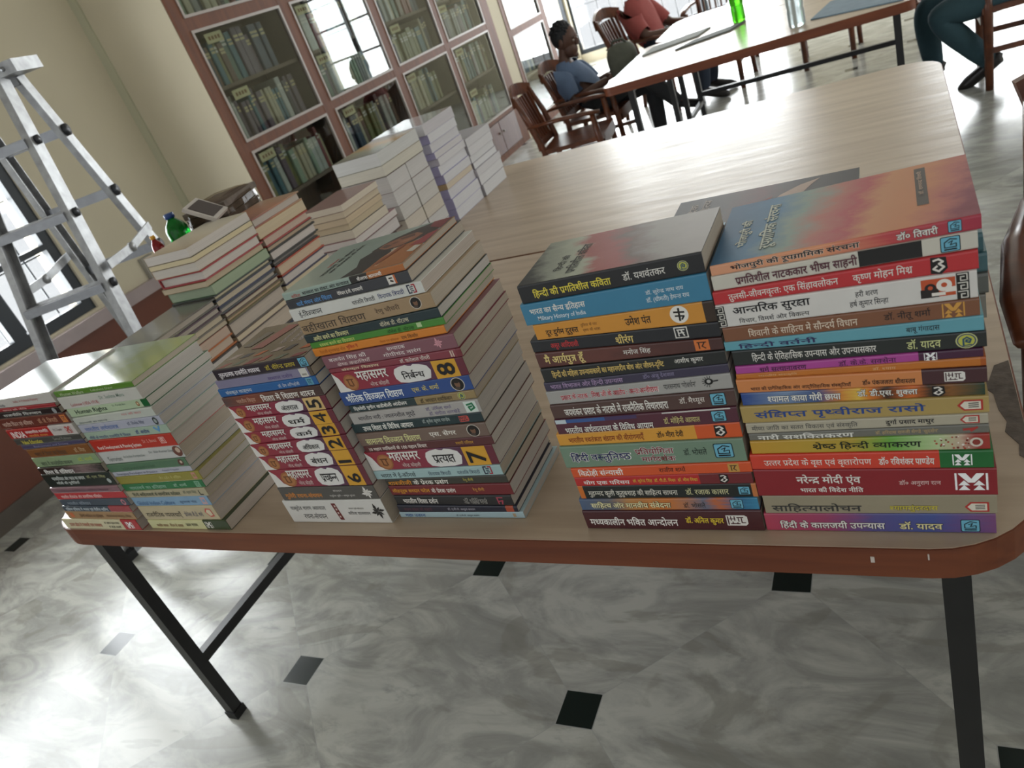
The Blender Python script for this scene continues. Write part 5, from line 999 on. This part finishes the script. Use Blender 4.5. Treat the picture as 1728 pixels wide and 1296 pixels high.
# further bookcase beyond the pier
Y2 = 6.905
case2 = thing('narrow_glazed_bookcase', 'second brown glazed bookcase beyond the cream pier, by the seated man', 'bookcase', (BX, Y2, 0))
def add2(name, x0, x1, y0, y1, z0, z1, m, parent=None):
    b = MB(); b.box(x0, x1, y0 - Y2, y1 - Y2, z0, z1); return b.build(name, m, parent or case2)
for y0, y1 in ((Y2, 6.98), (7.80, 7.93)): add2('stile', -.03, 0, y0, y1, 0, 2.4, CASE)
for z0, z1 in ((0, .1), (.86, .92), (1.5, 1.56), (2.34, 2.4)): add2('rail', -.03, -.001, 6.98, 7.80, z0, z1, CASE)
add2('side_panel', -.36, -.03, Y2, Y2 + .02, 0, 2.4, CASEIN); add2('side_panel', -.36, -.03, 7.91, 7.93, 0, 2.4, CASE); add2('back_panel', -.37, -.36, Y2, 7.93, 0, 2.4, CASEIN)
for z0, z1 in ((.10, .86), (.92, 1.5), (1.56, 2.34)):
    d = MB()
    for a in ((6.98, 7.80, z0, z0 + .014), (6.98, 7.80, z1 - .014, z1), (6.98, 6.994, z0 + .014, z1 - .014), (7.786, 7.80, z0 + .014, z1 - .014)): d.box(-.012, .004, a[0] - Y2, a[1] - Y2, a[2], a[3])
    door = d.build('glass_door', BEAD, case2); g = MB(); g.box(-.008, -.005, 6.994 - Y2, 7.786 - Y2, z0 + .014, z1 - .014); g.build('pane', glass_mat('#eef2f0', 'bookcase_glass', 1.62, 1.35), door)
for z in (.1, .48, .89, 1.2, 1.53): add2('shelf', -.36, -.035, Y2 + .02, 7.91, z - .02, z, CASEIN)
for s, z in enumerate((.1, .48, .89, 1.2, 1.53)):
    y = 6.99
    while y < (7.5 if s else 7.2):
        ci = rb.choice([2, 6, 6, 3, 7, 10]); o = shelf_book(ci, .05, .24, .17); o.location = (BX - .27, y + .025, z + .0005); y += .0525
        tag(o, f'{SPC[ci][0]} book on the {["bottom","second","middle","fourth","top"][s]} shelf of the second bookcase', 'book', f'books on the {["bottom","second","middle","fourth","top"][s]} shelf of the second bookcase')

# ------------------------------------------------------------------ aluminium step-ladder
ALU = pm('#9c9d9e', .45, .25, 28, metal=.6, name='worn_aluminium'); ALU2 = pm('#94969a', .38, .12, 30, metal=.8); RUB = pm('#26272a', .6)
RL = dict(B=((-2.579, 1.803, 1.692), (-2.247, 1.411, -.04)), D=((-2.775, 1.708, 1.692), (-2.674, 1.204, -.04)), A=((-2.605, 1.857, 1.692), (-2.648, 2.24, -.04)), C=((-2.802, 1.762, 1.692), (-3.076, 2.033, -.04)))
LO = Vector((-2.65, 1.72, 0))
lad = thing('step_ladder', 'grey aluminium step-ladder standing open before the left window', 'ladder', LO)
def on(k, z):
    a, b = Vector(RL[k][0]), Vector(RL[k][1]); u = (a.z - z) / (a.z - b.z); return a + (b - a) * u - LO
e1 = (on('B', .5) - on('D', .5)); e1.z = 0; e1.normalize(); e2 = Vector((-e1.y, e1.x, 0))
for k, sgn in (('B', 1), ('D', -1), ('A', 1), ('C', -1)):
    b = MB(); w = .062 if k in 'BD' else .05
    p, q = on(k, 1.612), on(k, .012)
    b.bar(p, q, w, .004, up=e1)                       # web of the channel
    dd = (q - p).normalized(); fl = dd.cross(e1).normalized()
    for s in (-1, 1): b.bar(p + fl * s * w / 2 - e1 * sgn * .011, q + fl * s * w / 2 - e1 * sgn * .011, .004, .024, up=e1)
    r = b.build('rail', ALU, lad); f = MB(); f.box(q.x - .035, q.x + .035, q.y - .025, q.y + .025, 0, .03); f.build('rubber_foot', RUB, r)
    if k in 'BA':
        f = MB()
        for z in (1.41, 1.165, .92, .675):
            c = on(k, z) + e1 * .004; f.tube([c - e1 * .002, c + e1 * .008], .016 if k == 'B' else .022, 10)
        f.build('rivet', pm('#3a3c40', .4, metal=.6), r)
for z in (1.41, 1.165, .92, .675, .43, .185):
    b = MB(); p, q = on('D', z), on('B', z)
    b.bar(p + e1 * .014, q - e1 * .014, .085, .028); s = b.build('step', ALU2, lad)
    g = MB()
    for i in (-.03, -.015, 0, .015, .03): g.bar(p + e1 * .016 + e2 * i + Vector((0, 0, .0155)), q - e1 * .016 + e2 * i + Vector((0, 0, .0155)), .004, .003)
    g.build('tread_ridges', ALU, s)
for z in (1.41, 1.165, .92, .43):
    b = MB(); b.bar(on('C', z) + e1 * .012, on('A', z) - e1 * .012, .02, .034); b.build('crossbar', ALU2, lad)
for f_, r_ in (('D', 'C'), ('B', 'A')):
    b = MB(); p, q = on(f_, .975), on(r_, 1.0); m_ = (p + q) / 2 + Vector((0, 0, -.012)); o_ = e1 * (.02 if f_ == 'B' else -.02)
    b.bar(p + o_, m_ + o_, .006, .03); b.bar(m_ + o_, q + o_, .006, .03); b.tube([m_ + o_ * .6, m_ + o_ * 1.4], .018, 10); b.build('spreader', ALU, lad)
b = MB(); cx_ = (on('B', 1.62) + on('D', 1.62) + on('A', 1.62) + on('C', 1.62)) / 4
b.bar(cx_ - e1 * .17 + Vector((0, 0, .012)), cx_ + e1 * .19 + Vector((0, 0, .012)), .17, .04); tp = b.build('top_plate', ALU, lad)
b = MB()
for i in range(9):
    for j in (-.086, .086):
        c = cx_ + e1 * (-.15 + .0375 * i) + e2 * j + Vector((0, 0, .012)); b.tube([c - e2 * .002, c + e2 * .002], .008, 8)
b.build('embossed_dots', pm('#77797c', .4, metal=.7), tp)
for s in (-1, 1):
    b = MB(); b.bar(cx_ + e1 * s * .1 + Vector((0, 0, -.02)) - e2 * .07, cx_ + e1 * s * .1 + Vector((0, 0, -.02)) + e2 * .07, .03, .035); b.build('hinge_block', RUB, lad)

# ------------------------------------------------------------------ wooden armchairs
CHW = wood_mat('#4e2a1a', '#744128', .28, (12, 12, 12), 'polished_chair_wood')
def armchair():
    t = thing('wooden_armchair', '', 'chair')
    b = MB(); b.prism([(-.22, -.22), (.24, -.25), (.25, -.2), (.25, .2), (.24, .25), (-.22, .22)], .385, .415); b.build('seat', CHW, t)
    for s in (-1, 1):
        b = MB(); b.tube([(.22, s * .235, 0), (.215, s * .235, .385), (.21, s * .24, .575)], [.019, .024, .02], 8); b.build('leg', CHW, t)
        b = MB(); b.tube([(-.26, s * .2, 0), (-.21, s * .205, .40), (-.25, s * .215, .62), (-.315, s * .215, .82)], [.019, .024, .022, .018], 8); b.build('leg', CHW, t)
        b = MB(); b.tube([(-.27, s * .225, .60), (-.05, s * .255, .605), (.15, s * .26, .595), (.27, s * .25, .58)], [.017, .026, .028, .022], 8, flat=.6); b.build('arm', CHW, t)
        b = MB(); b.bar((-.22, s * .21, .20), (.21, s * .235, .20), .02, .03); b.build('stretcher', CHW, t)
    b = MB(); b.bar((.0, -.22, .20), (.0, .22, .20), .02, .03); b.build('stretcher', CHW, t)
    b = MB(); b.bar((.235, -.22, .36), (.235, .22, .36), .025, .06); b.build('front_rail', CHW, t)
    arc = lambda y: -.045 * math.cos(y / .23 * math.pi / 2)
    n = 9; b = MB()
    top = [Vector((-.315 + arc(y), y, .80 + .05 * math.cos(y / .23 * math.pi / 2))) for y in [-.235 + .47 * k / n for k in range(n + 1)]]
    for p, q in zip(top, top[1:]): b.bar(p, q + (q - p) * .03, .022, .085)
    b.build('top_rail', CHW, t)
    b = MB(); lo = [Vector((-.235 + arc(y) * .5, y, .44)) for y in [-.2 + .4 * k / n for k in range(n + 1)]]
    for p, q in zip(lo, lo[1:]): b.bar(p, q + (q - p) * .03, .022, .05)
    b.build('back_rail', CHW, t)
    for k in range(8):
        y = -.165 + .33 * k / 7; b = MB()
        b.bar((-.235 + arc(y) * .5, y, .455), (-.30 + arc(y), y * 1.08, .79), .012, .026, up=(1, 0, 0)); b.build('slat', CHW, t)
    return t
ch = armchair(); chairs = [ch]
CHG = 'brown wooden armchairs around the tables'
spots = [((-1.84, 4.62, 0), .12, .86, 'brown slat-backed wooden armchair standing empty at the far table corner'), ((-1.87, 5.24, 0), 0, .86, 'wooden armchair in which the man in blue sits'),
         ((.62, 5.02, 0), math.pi, 1.0, 'wooden chair under the person in teal trousers at far right'), ((.415, 1.50, 0), -math.pi / 2 - .08, 1.0, 'dark chair at the right edge, beside the front table'),
         ((-.86, 6.62, 0), -math.pi / 2, 1.0, 'middle one of the chairs beyond the farthest table'), ((-.06, 6.62, 0), -math.pi / 2, 1.0, 'right one of the chairs beyond the farthest table'), ((-1.32, 7.25, 0), -math.pi / 2, 1.0, 'dark chair standing before the back window, right of the person in red'), ((-1.75, 6.45, 0), -.15, .98, 'chair of the person in red, left beyond the farthest table')]
for k, (loc, rz, sc, lab) in enumerate(spots):
    c = ch if k == 0 else copy_tree(ch); chairs.append(c)
    c.location = loc; c.rotation_euler = (0, 0, rz); c.scale = (sc, sc, sc); tag(c, lab, 'chair', CHG)

# ------------------------------------------------------------------ people
def skin_mesh(verts, edges, radii, sub=2):
    me = bpy.data.meshes.new('skin'); me.from_pydata(verts, edges, []); o = bpy.data.objects.new('skin', me); C.objects.link(o)
    md = o.modifiers.new('skin', 'SKIN'); md.use_smooth_shade = True; md.branch_smoothing = .5
    for i, r in enumerate(radii): me.skin_vertices[0].data[i].radius = (r, r) if not hasattr(r, '__len__') else r
    me.skin_vertices[0].data[0].use_root = True
    o.modifiers.new('sub', 'SUBSURF').levels = sub
    dg = bpy.context.evaluated_depsgraph_get(); dg.update(); ev = o.evaluated_get(dg); m = ev.to_mesh()
    V = [tuple(v.co) for v in m.vertices]; Fc = [tuple(p.vertices) for p in m.polygons]; ev.to_mesh_clear()
    bpy.data.objects.remove(o); bpy.data.meshes.remove(me)
    return V, Fc
def hand(mb, wrist, dirv, normal, curl=.7, sc=1.0, mi=0, thumb=1):
    d = Vector(dirv).normalized(); nrm = Vector(normal).normalized(); sd = d.cross(nrm).normalized() * thumb; w = Vector(wrist)
    mb.tube([w - d * .01, w + d * .035 * sc, w + d * .08 * sc], [.024 * sc, .036 * sc, .034 * sc], 10, mi, True, .5)
    for k, (off, ln) in enumerate(((-.028, .062), (-.010, .072), (.009, .068), (.026, .054))):
        p = w + d * .078 * sc + sd * off * sc; pts = [p]; dirn = d.copy()
        for seg in range(3):
            dirn = (dirn + nrm * curl * (.35 + .25 * seg)).normalized(); p = p + dirn * ln * sc * (.44, .32, .24)[seg]; pts.append(p)
        mb.tube(pts, [.0095 * sc, .009 * sc, .008 * sc, .006 * sc], 7, mi)
    p = w + d * .02 * sc - sd * .03 * sc
    mb.tube([p, p + (d * .5 - sd * .8 + nrm * .3).normalized() * .035 * sc, p + (d * .75 - sd * .6 + nrm * .6).normalized() * .062 * sc], [.012 * sc, .0105 * sc, .007 * sc], 7, mi)
def person(name, label, loc, rz, J, skin_c, shirt_c, trouser_c, hair_c, shoe_c, face_dir, sc=1.0):
    """J: joints in the person's frame, facing +x"""
    t = thing(name, label, 'person', loc, rz); t.scale = (sc, sc, sc)
    SK, SH, TR = pm(skin_c, .5, .06, 12), pm(shirt_c, .85, .08, 25, bump=.3), pm(trouser_c, .85, .08, 25, bump=.3)
    nm = ['pelvis', 'waist', 'chest', 'neck', 'skull']; idx = {}; V = []; Rr = []; E = []
    def addv(n, r): idx[n] = len(V); V.append(J[n]); Rr.append(r)
    for n, r in zip(nm, (.125, .12, .135, .05, .06)): addv(n, r)
    E += [(0, 1), (1, 2), (2, 3), (3, 4)]
    for s in 'lr':
        for n, r in (('sh', .066), ('el', .042), ('wr', .028)): addv(n + s, r)
        E += [(idx['chest'], idx['sh' + s]), (idx['sh' + s], idx['el' + s]), (idx['el' + s], idx['wr' + s])]
        for n, r in (('hip', .085), ('kn', .06), ('an', .04), ('toe', .03)): addv(n + s, r)
        E += [(0, idx['hip' + s]), (idx['hip' + s], idx['kn' + s]), (idx['kn' + s], idx['an' + s]), (idx['an' + s], idx['toe' + s])]
    mb = MB(); v, f = skin_mesh(V, E, Rr); mb.add(v, f, 0, True)
    hc = Vector(J['skull']); fd = Vector(face_dir).normalized(); up = (hc - Vector(J['neck'])).normalized(); up = (up + Vector((0, 0, 1))).normalized(); sd = up.cross(fd).normalized(); fd = sd.cross(up)
    M = Matrix((fd, sd, up)).transposed()
    def head_ball(c, r, b, mi=0, n=16, m=11):
        tmp = MB(); tmp.ball((0, 0, 0), r, n, m); b.add([hc + M @ (Vector(c) + Vector(p)) for p in tmp.v], tmp.f, mi, True)
    head_ball((0, 0, .035), (.095, .075, .105), mb); head_ball((.035, 0, -.045), (.062, .058, .065), mb)
    head_ball((.092, 0, .01), (.022, .014, .026), mb); head_ball((.098, 0, -.004), (.016, .017, .012), mb)
    for s in (-1, 1): head_ball((-.005, s * .077, .01), (.018, .010, .03), mb)
    head_ball((.082, 0, -.05), (.014, .024, .007), mb); head_ball((.08, 0, -.062), (.014, .02, .007), mb); head_ball((.075, 0, -.085), (.024, .026, .02), mb)
    for s in 'lr':
        d = Vector(J['wr' + s]) - Vector(J['el' + s]); hd = Vector(J.get('hd' + s, d))
        hand(mb, J['wr' + s], hd, J.get('hn' + s, (0, 0, -1)), .75, 1.0, 0, 1 if s == 'l' else -1)
    mb.build('body', SK, t)
    # clothes follow the body: the cloth-covered part of its surface, let out a little
    seg = [('pelvis', 'waist', 'both', 0, 1), ('waist', 'chest', 's', 0, 1), ('chest', 'neck', 's', 0, .62), ('chest', 'neck', '', .62, 1), ('neck', 'skull', '', 0, 1)]
    for s in 'lr': seg += [('chest', 'sh' + s, 's', 0, 1), ('sh' + s, 'el' + s, 's', 0, .85), ('sh' + s, 'el' + s, '', .85, 1), ('el' + s, 'wr' + s, '', 0, 1), ('pelvis', 'hip' + s, 't', 0, 1), ('hip' + s, 'kn' + s, 't', 0, 1), ('kn' + s, 'an' + s, 't', 0, .94), ('kn' + s, 'an' + s, '', .94, 1), ('an' + s, 'toe' + s, '', 0, 1)]
    def region(c):
        best = None
        for a_, b_, r_, u0, u1 in seg:
            A_, B_ = Vector(J[a_]), Vector(J[b_]); d_ = B_ - A_; u = min(u1, max(u0, (c - A_).dot(d_) / d_.length_squared)); dd_ = (c - A_ - d_ * u).length
            if best is None or dd_ < best[0] - 1e-6: best = (dd_, r_, u)
        return best
    def garment(which, name, mat_, grow):
        fs = []
        for q in f:
            r_ = region(sum((Vector(v[i]) for i in q), Vector()) / len(q))
            if r_[1] == which or (r_[1] == 'both' and (r_[2] > .12 if which == 's' else r_[2] < .6)): fs.append(q)
        nv = [Vector() for _ in v]
        for q in f:
            n_ = (Vector(v[q[1]]) - Vector(v[q[0]])).cross(Vector(v[q[2]]) - Vector(v[q[0]]))
            for i in q: nv[i] += n_
        used = sorted({i for q in fs for i in q}); mp = {i: k for k, i in enumerate(used)}
        g_ = MB(); g_.add([Vector(v[i]) + nv[i].normalized() * grow for i in used], [tuple(mp[i] for i in q) for q in fs], 0, True); return g_.build(name, mat_, t)
    garment('t', 'trousers', TR, .014); garment('s', 'shirt', SH, .022)
    for s in 'lr':
        a = Vector(J['an' + s]); q = Vector(J['toe' + s]); d = (q - a); d.normalize(); m2 = MB()
        m2.tube([a - d * .06 + Vector((0, 0, -.012)), a - d * .045, a + (q - a) * .3, q, q + d * .05, q + d * .065], [.022, .045, .046, .044, .03, .012], 12, 0, True, .78)
        m2.build('shoe', pm(shoe_c, .4, .1, 20), t)
    m2 = MB(); b = MB()
    head_ball((-.022, 0, .052), (.099, .083, .105), m2); m2v = []
    # trim the cap so that the face stays free
    keep = []
    for p in m2.v:
        l = M.transposed() @ (Vector(p) - hc); keep.append(l.x < .055 - max(0, .055 - l.z) * .9 + max(0, l.z - .09) * .6 and l.z > -.055)
    for fc in m2.f:
        if all(keep[i] for i in fc): m2v.append(fc)
    hm = MB(); hm.add(m2.v, m2v, 0, True); tmp = MB()
    for k in range(90):
        an = rnd.uniform(-2.6, 2.6); el = rnd.uniform(.2, 1.45); c = Vector((-.022 + .095 * math.cos(el) * math.cos(an) - .01, .08 * math.cos(el) * math.sin(an), .055 + .10 * math.sin(el)))
        if c.x > .05 and c.z < .1: continue
        tmp.v.clear(); tmp.f.clear(); tmp.mi.clear(); tmp.sm.clear(); tmp.ball((0, 0, 0), .013, 6, 5); hm.add([hc + M @ (c + Vector(p)) for p in tmp.v], tmp.f, 0, True)
    hm.build('hair', pm(hair_c, .6, .2, 60), t)
    e = MB()
    for s in (-1, 1): head_ball((.083, s * .03, .022), (.011, .014, .008), e, 0, 10, 7); head_ball((.0915, s * .03, .022), (.004, .006, .006), e, 1, 8, 6); head_ball((.086, s * .031, .044), (.008, .02, .004), e, 1, 8, 6)
    e.build('eyes', [pm('#a89c92', .3), pm('#17120f', .3)], t)
    return t
man = dict(pelvis=(.02, 0, .50), waist=(-.06, 0, .60), chest=(-.15, 0, .73), neck=(-.17, 0, .87), skull=(-.12, 0, .985),
    shl=(-.16, .18, .785), ell=(-.04, .24, .60), wrl=(.18, .13, .66), shr=(-.16, -.18, .785), elr=(-.08, -.25, .59), wrr=(.18, -.12, .66), hdl=(.6, -.5, .25), hdr=(.6, .5, .25), hnl=(-.2, -.3, -.8), hnr=(-.2, .3, -.8),
    hipl=(.05, .10, .49), knl=(.42, .12, .50), anl=(.40, .16, .09), toel=(.53, .18, .05), hipr=(.05, -.10, .49), knr=(.40, -.06, .64), anr=(.60, .12, .30), toer=(.72, .15, .26))
person('person', 'person in blue-grey shirt sitting cross-legged and reading, at the far table', (-1.87, 5.24, -.03), 0.0, man, '#5c4034', '#5c6f8c', '#34363a', '#14161a', '#1c1a1a', (1, -.1, -.35), .88)
o = thing('cloth_bag', 'olive grey cloth bag on the lap of the man in blue', 'bag', (-1.585, 5.12, .525), .2)
b = MB(); n, m_ = 18, 10; vs = []
for i in range(m_ + 1):
    th = math.pi * i / m_
    for k in range(n):
        a = 2 * math.pi * k / n; sg = lambda v, e: math.copysign(abs(v) ** e, v)
        vs.append((.10 * sg(math.cos(a), .7) * math.sin(th) ** .6 * (1 + .05 * math.sin(3 * a)), .085 * sg(math.sin(a), .7) * math.sin(th) ** .6, .11 - .115 * sg(math.cos(th), .8)))
b.add(vs, [(i * n + k, i * n + (k + 1) % n, (i + 1) * n + (k + 1) % n, (i + 1) * n + k) for i in range(m_) for k in range(n)], 0, True)
b.build('bag_body', pm('#55574c', .85, .12, 30, bump=.4), o)
b = MB(); b.tube([(-.05, -.02, .21), (-.03, -.03, .245), (.03, -.03, .245), (.05, -.02, .21)], .008, 8); b.build('handle', pm('#44463e', .8), o)
red = dict(man); red.update(pelvis=(0, 0, .5), waist=(-.05, 0, .62), chest=(-.10, 0, .80), skull=(-.05, 0, 1.10), neck=(-.10, 0, .97), shl=(-.12, .18, .86), shr=(-.12, -.18, .86), ell=(.05, .25, .64), elr=(.05, -.26, .64), wrl=(.26, .15, .62), wrr=(.28, -.16, .62), knl=(.42, .12, .52), anl=(.36, .13, .09), toel=(.5, .14, .05), knr=(.42, -.12, .52), anr=(.38, -.14, .09), toer=(.52, -.15, .05))
person('person', 'person in red shirt and navy trousers sitting beyond the far tables', (-1.70, 6.45, -.01), -.15, red, '#5c4034', '#a0504c', '#2c3646', '#14161a', '#1c1a1a', (1, 0, -.2), .95)
sit = dict(pelvis=(0, 0, .50), waist=(-.02, 0, .66), chest=(-.02, 0, .86), neck=(0, 0, 1.02), skull=(.04, 0, 1.15),
    shl=(-.02, .18, .92), ell=(.12, .24, .72), wrl=(.34, .12, .78), shr=(-.02, -.18, .92), elr=(.12, -.24, .72), wrr=(.34, -.12, .78), hdl=(1, -.2, 0), hdr=(1, .2, 0),
    hipl=(.03, .10, .49), knl=(.46, .18, .46), anl=(.20, .08, .13), toel=(.31, .05, .045), hipr=(.03, -.10, .49), knr=(.50, -.10, .47), anr=(.46, -.2, .10), toer=(.58, -.22, .05))
person('person', 'person in teal trousers sitting at the far right with one foot tucked back', (.62, 4.98, -.02), math.pi, sit, '#5c4034', '#4a4a6a', '#2f4b54', '#14161a', '#1d1a1a', (1, 0, -.2), .98)

# ------------------------------------------------------------------ small things
def bottle(name, label, loc, h, r, body, cap, tint=None):
    t = thing(name, label, 'bottle', loc)
    m, tr, bs = new_mat('bottle_plastic_' + body.lstrip('#')); bs.inputs['Base Color'].default_value = lin(body); bs.inputs['Roughness'].default_value = .12; bs.inputs['Transmission Weight'].default_value = .65; bs.inputs['IOR'].default_value = 1.33
    b = MB(); b.lathe([(r * .9, 0), (r, .01), (r, h * .28), (r * .93, h * .33), (r, h * .38), (r, h * .62), (r * .8, h * .74), (r * .38, h * .86), (r * .34, h * .9)]); b.build('bottle_body', m, t)
    b = MB(); b.lathe([(r * .45, h * .89), (r * .45, h * .99), (r * .4, h)], n=14); b.build('cap', pm(cap, .4), t)
    return t
bottle('water_bottle', 'bright green plastic bottle standing on the far table', (-.766, 4.72, TT), .25, .036, '#58d428', '#3fae2c')
bottle('water_bottle', 'clear glass bottle near the front edge of the far table', (-.405, 4.02, TT), .24, .038, '#c8d4d6', '#b4bcc0')
bottle('spray_bottle', 'small green bottle with blue cap behind the left stacks', (-1.548, 1.262, TT + .33), .105, .027, '#18862e', '#23427c')
bottle('small_bottle', 'small red bottle with yellow cap left of the green bottle', (-1.575, 1.21, TT + .33), .075, .014, '#a83030', '#d8a030')
# papers on the far tables
def sheet(label, pts, col, dz=.004, cat='paper'):
    cx = sum(p[0] for p in pts) / len(pts); cy = sum(p[1] for p in pts) / len(pts)
    o = MB(); o.prism([(x - cx, y - cy) for x, y in pts], 0, dz); q = o.build('newspaper' if cat == 'newspaper' else 'paper_sheet', pm(col, .7, .12, 18)); q.location = (cx, cy, TT + .0004); return tag(q, label, cat)
sheet('grey open file lying left on the far table', [(-1.28, 4.50), (-.98, 4.62), (-.94, 4.80), (-1.26, 4.70)], '#8c908c', .008)
sheet('dark grey folder lying beside the grey file', [(-1.06, 4.36), (-.78, 4.46), (-.72, 4.62), (-.98, 4.50)], '#5a605e', .008)
sheet('blue-printed newspaper spread on the far table behind the glass bottle', [(-.35, 4.06), (.03, 3.88), (.06, 4.3), (-.28, 4.42)], '#6c8494', .005, 'newspaper')
# wrapped bundle and framed board behind the left stacks
t = thing('paper_bundle', 'brown paper bundle wrapped in crumpled plastic behind the left stacks', 'bundle', (-1.527, 1.405, TT + .3305), .25)
b = MB(); rr = random.Random(3)
for k in range(5): b.box(-.06 + rr.uniform(-.006, .006), .06 + rr.uniform(-.006, .006), -.085 + rr.uniform(-.006, .006), .085 + rr.uniform(-.006, .006), .002 + k * .0165, .002 + (k + 1) * .0165 - .002)
b.build('newspapers', pm('#665a50', .8, .3, 40), t)
b = MB(); n, m_ = 22, 8; vs = []
for i in range(m_ + 1):
    for k in range(n):
        a = 2 * math.pi * k / n; th = math.pi * (.02 + .96 * i / m_) ; q = 1 + rr.uniform(-.05, .05)
        cc, ss = math.cos(a), math.sin(a); sq_ = lambda v: math.copysign(abs(v) ** .45, v)
        vs.append((.068 * sq_(cc) * min(1, math.sin(th) ** .5 * 1.02) * q, .094 * sq_(ss) * min(1, math.sin(th) ** .5 * 1.02) * q, max(.0, .045 - .047 * sq_(math.cos(th)) * (1 if i > 0 else 1))))
b.add(vs, [(i * n + k, i * n + (k + 1) % n, (i + 1) * n + (k + 1) % n, (i + 1) * n + k) for i in range(m_) for k in range(n)], 0, True)
b.build('plastic_wrap', glass_mat('#d8d0c8', 'crumpled_plastic', 1.5, .35), t)
t = thing('framed_board', 'dark board with pale border leaning on the wrapped bundle', 'board', (-1.415, 1.29, TT + .3945), .5)
b = MB(); Mx = Matrix.Rotation(math.radians(-52), 4, 'Y'); b.box(-.004, .004, -.055, .055, 0, .075, 0, Mx); b.build('frame', pm('#b4aca4', .5), t)
b = MB(); b.box(-.005, .0052, -.045, .045, .009, .066, 0, Mx); b.build('panel', pm('#3a2f2c', .4), t)
bpy.data.objects.remove(_fo)
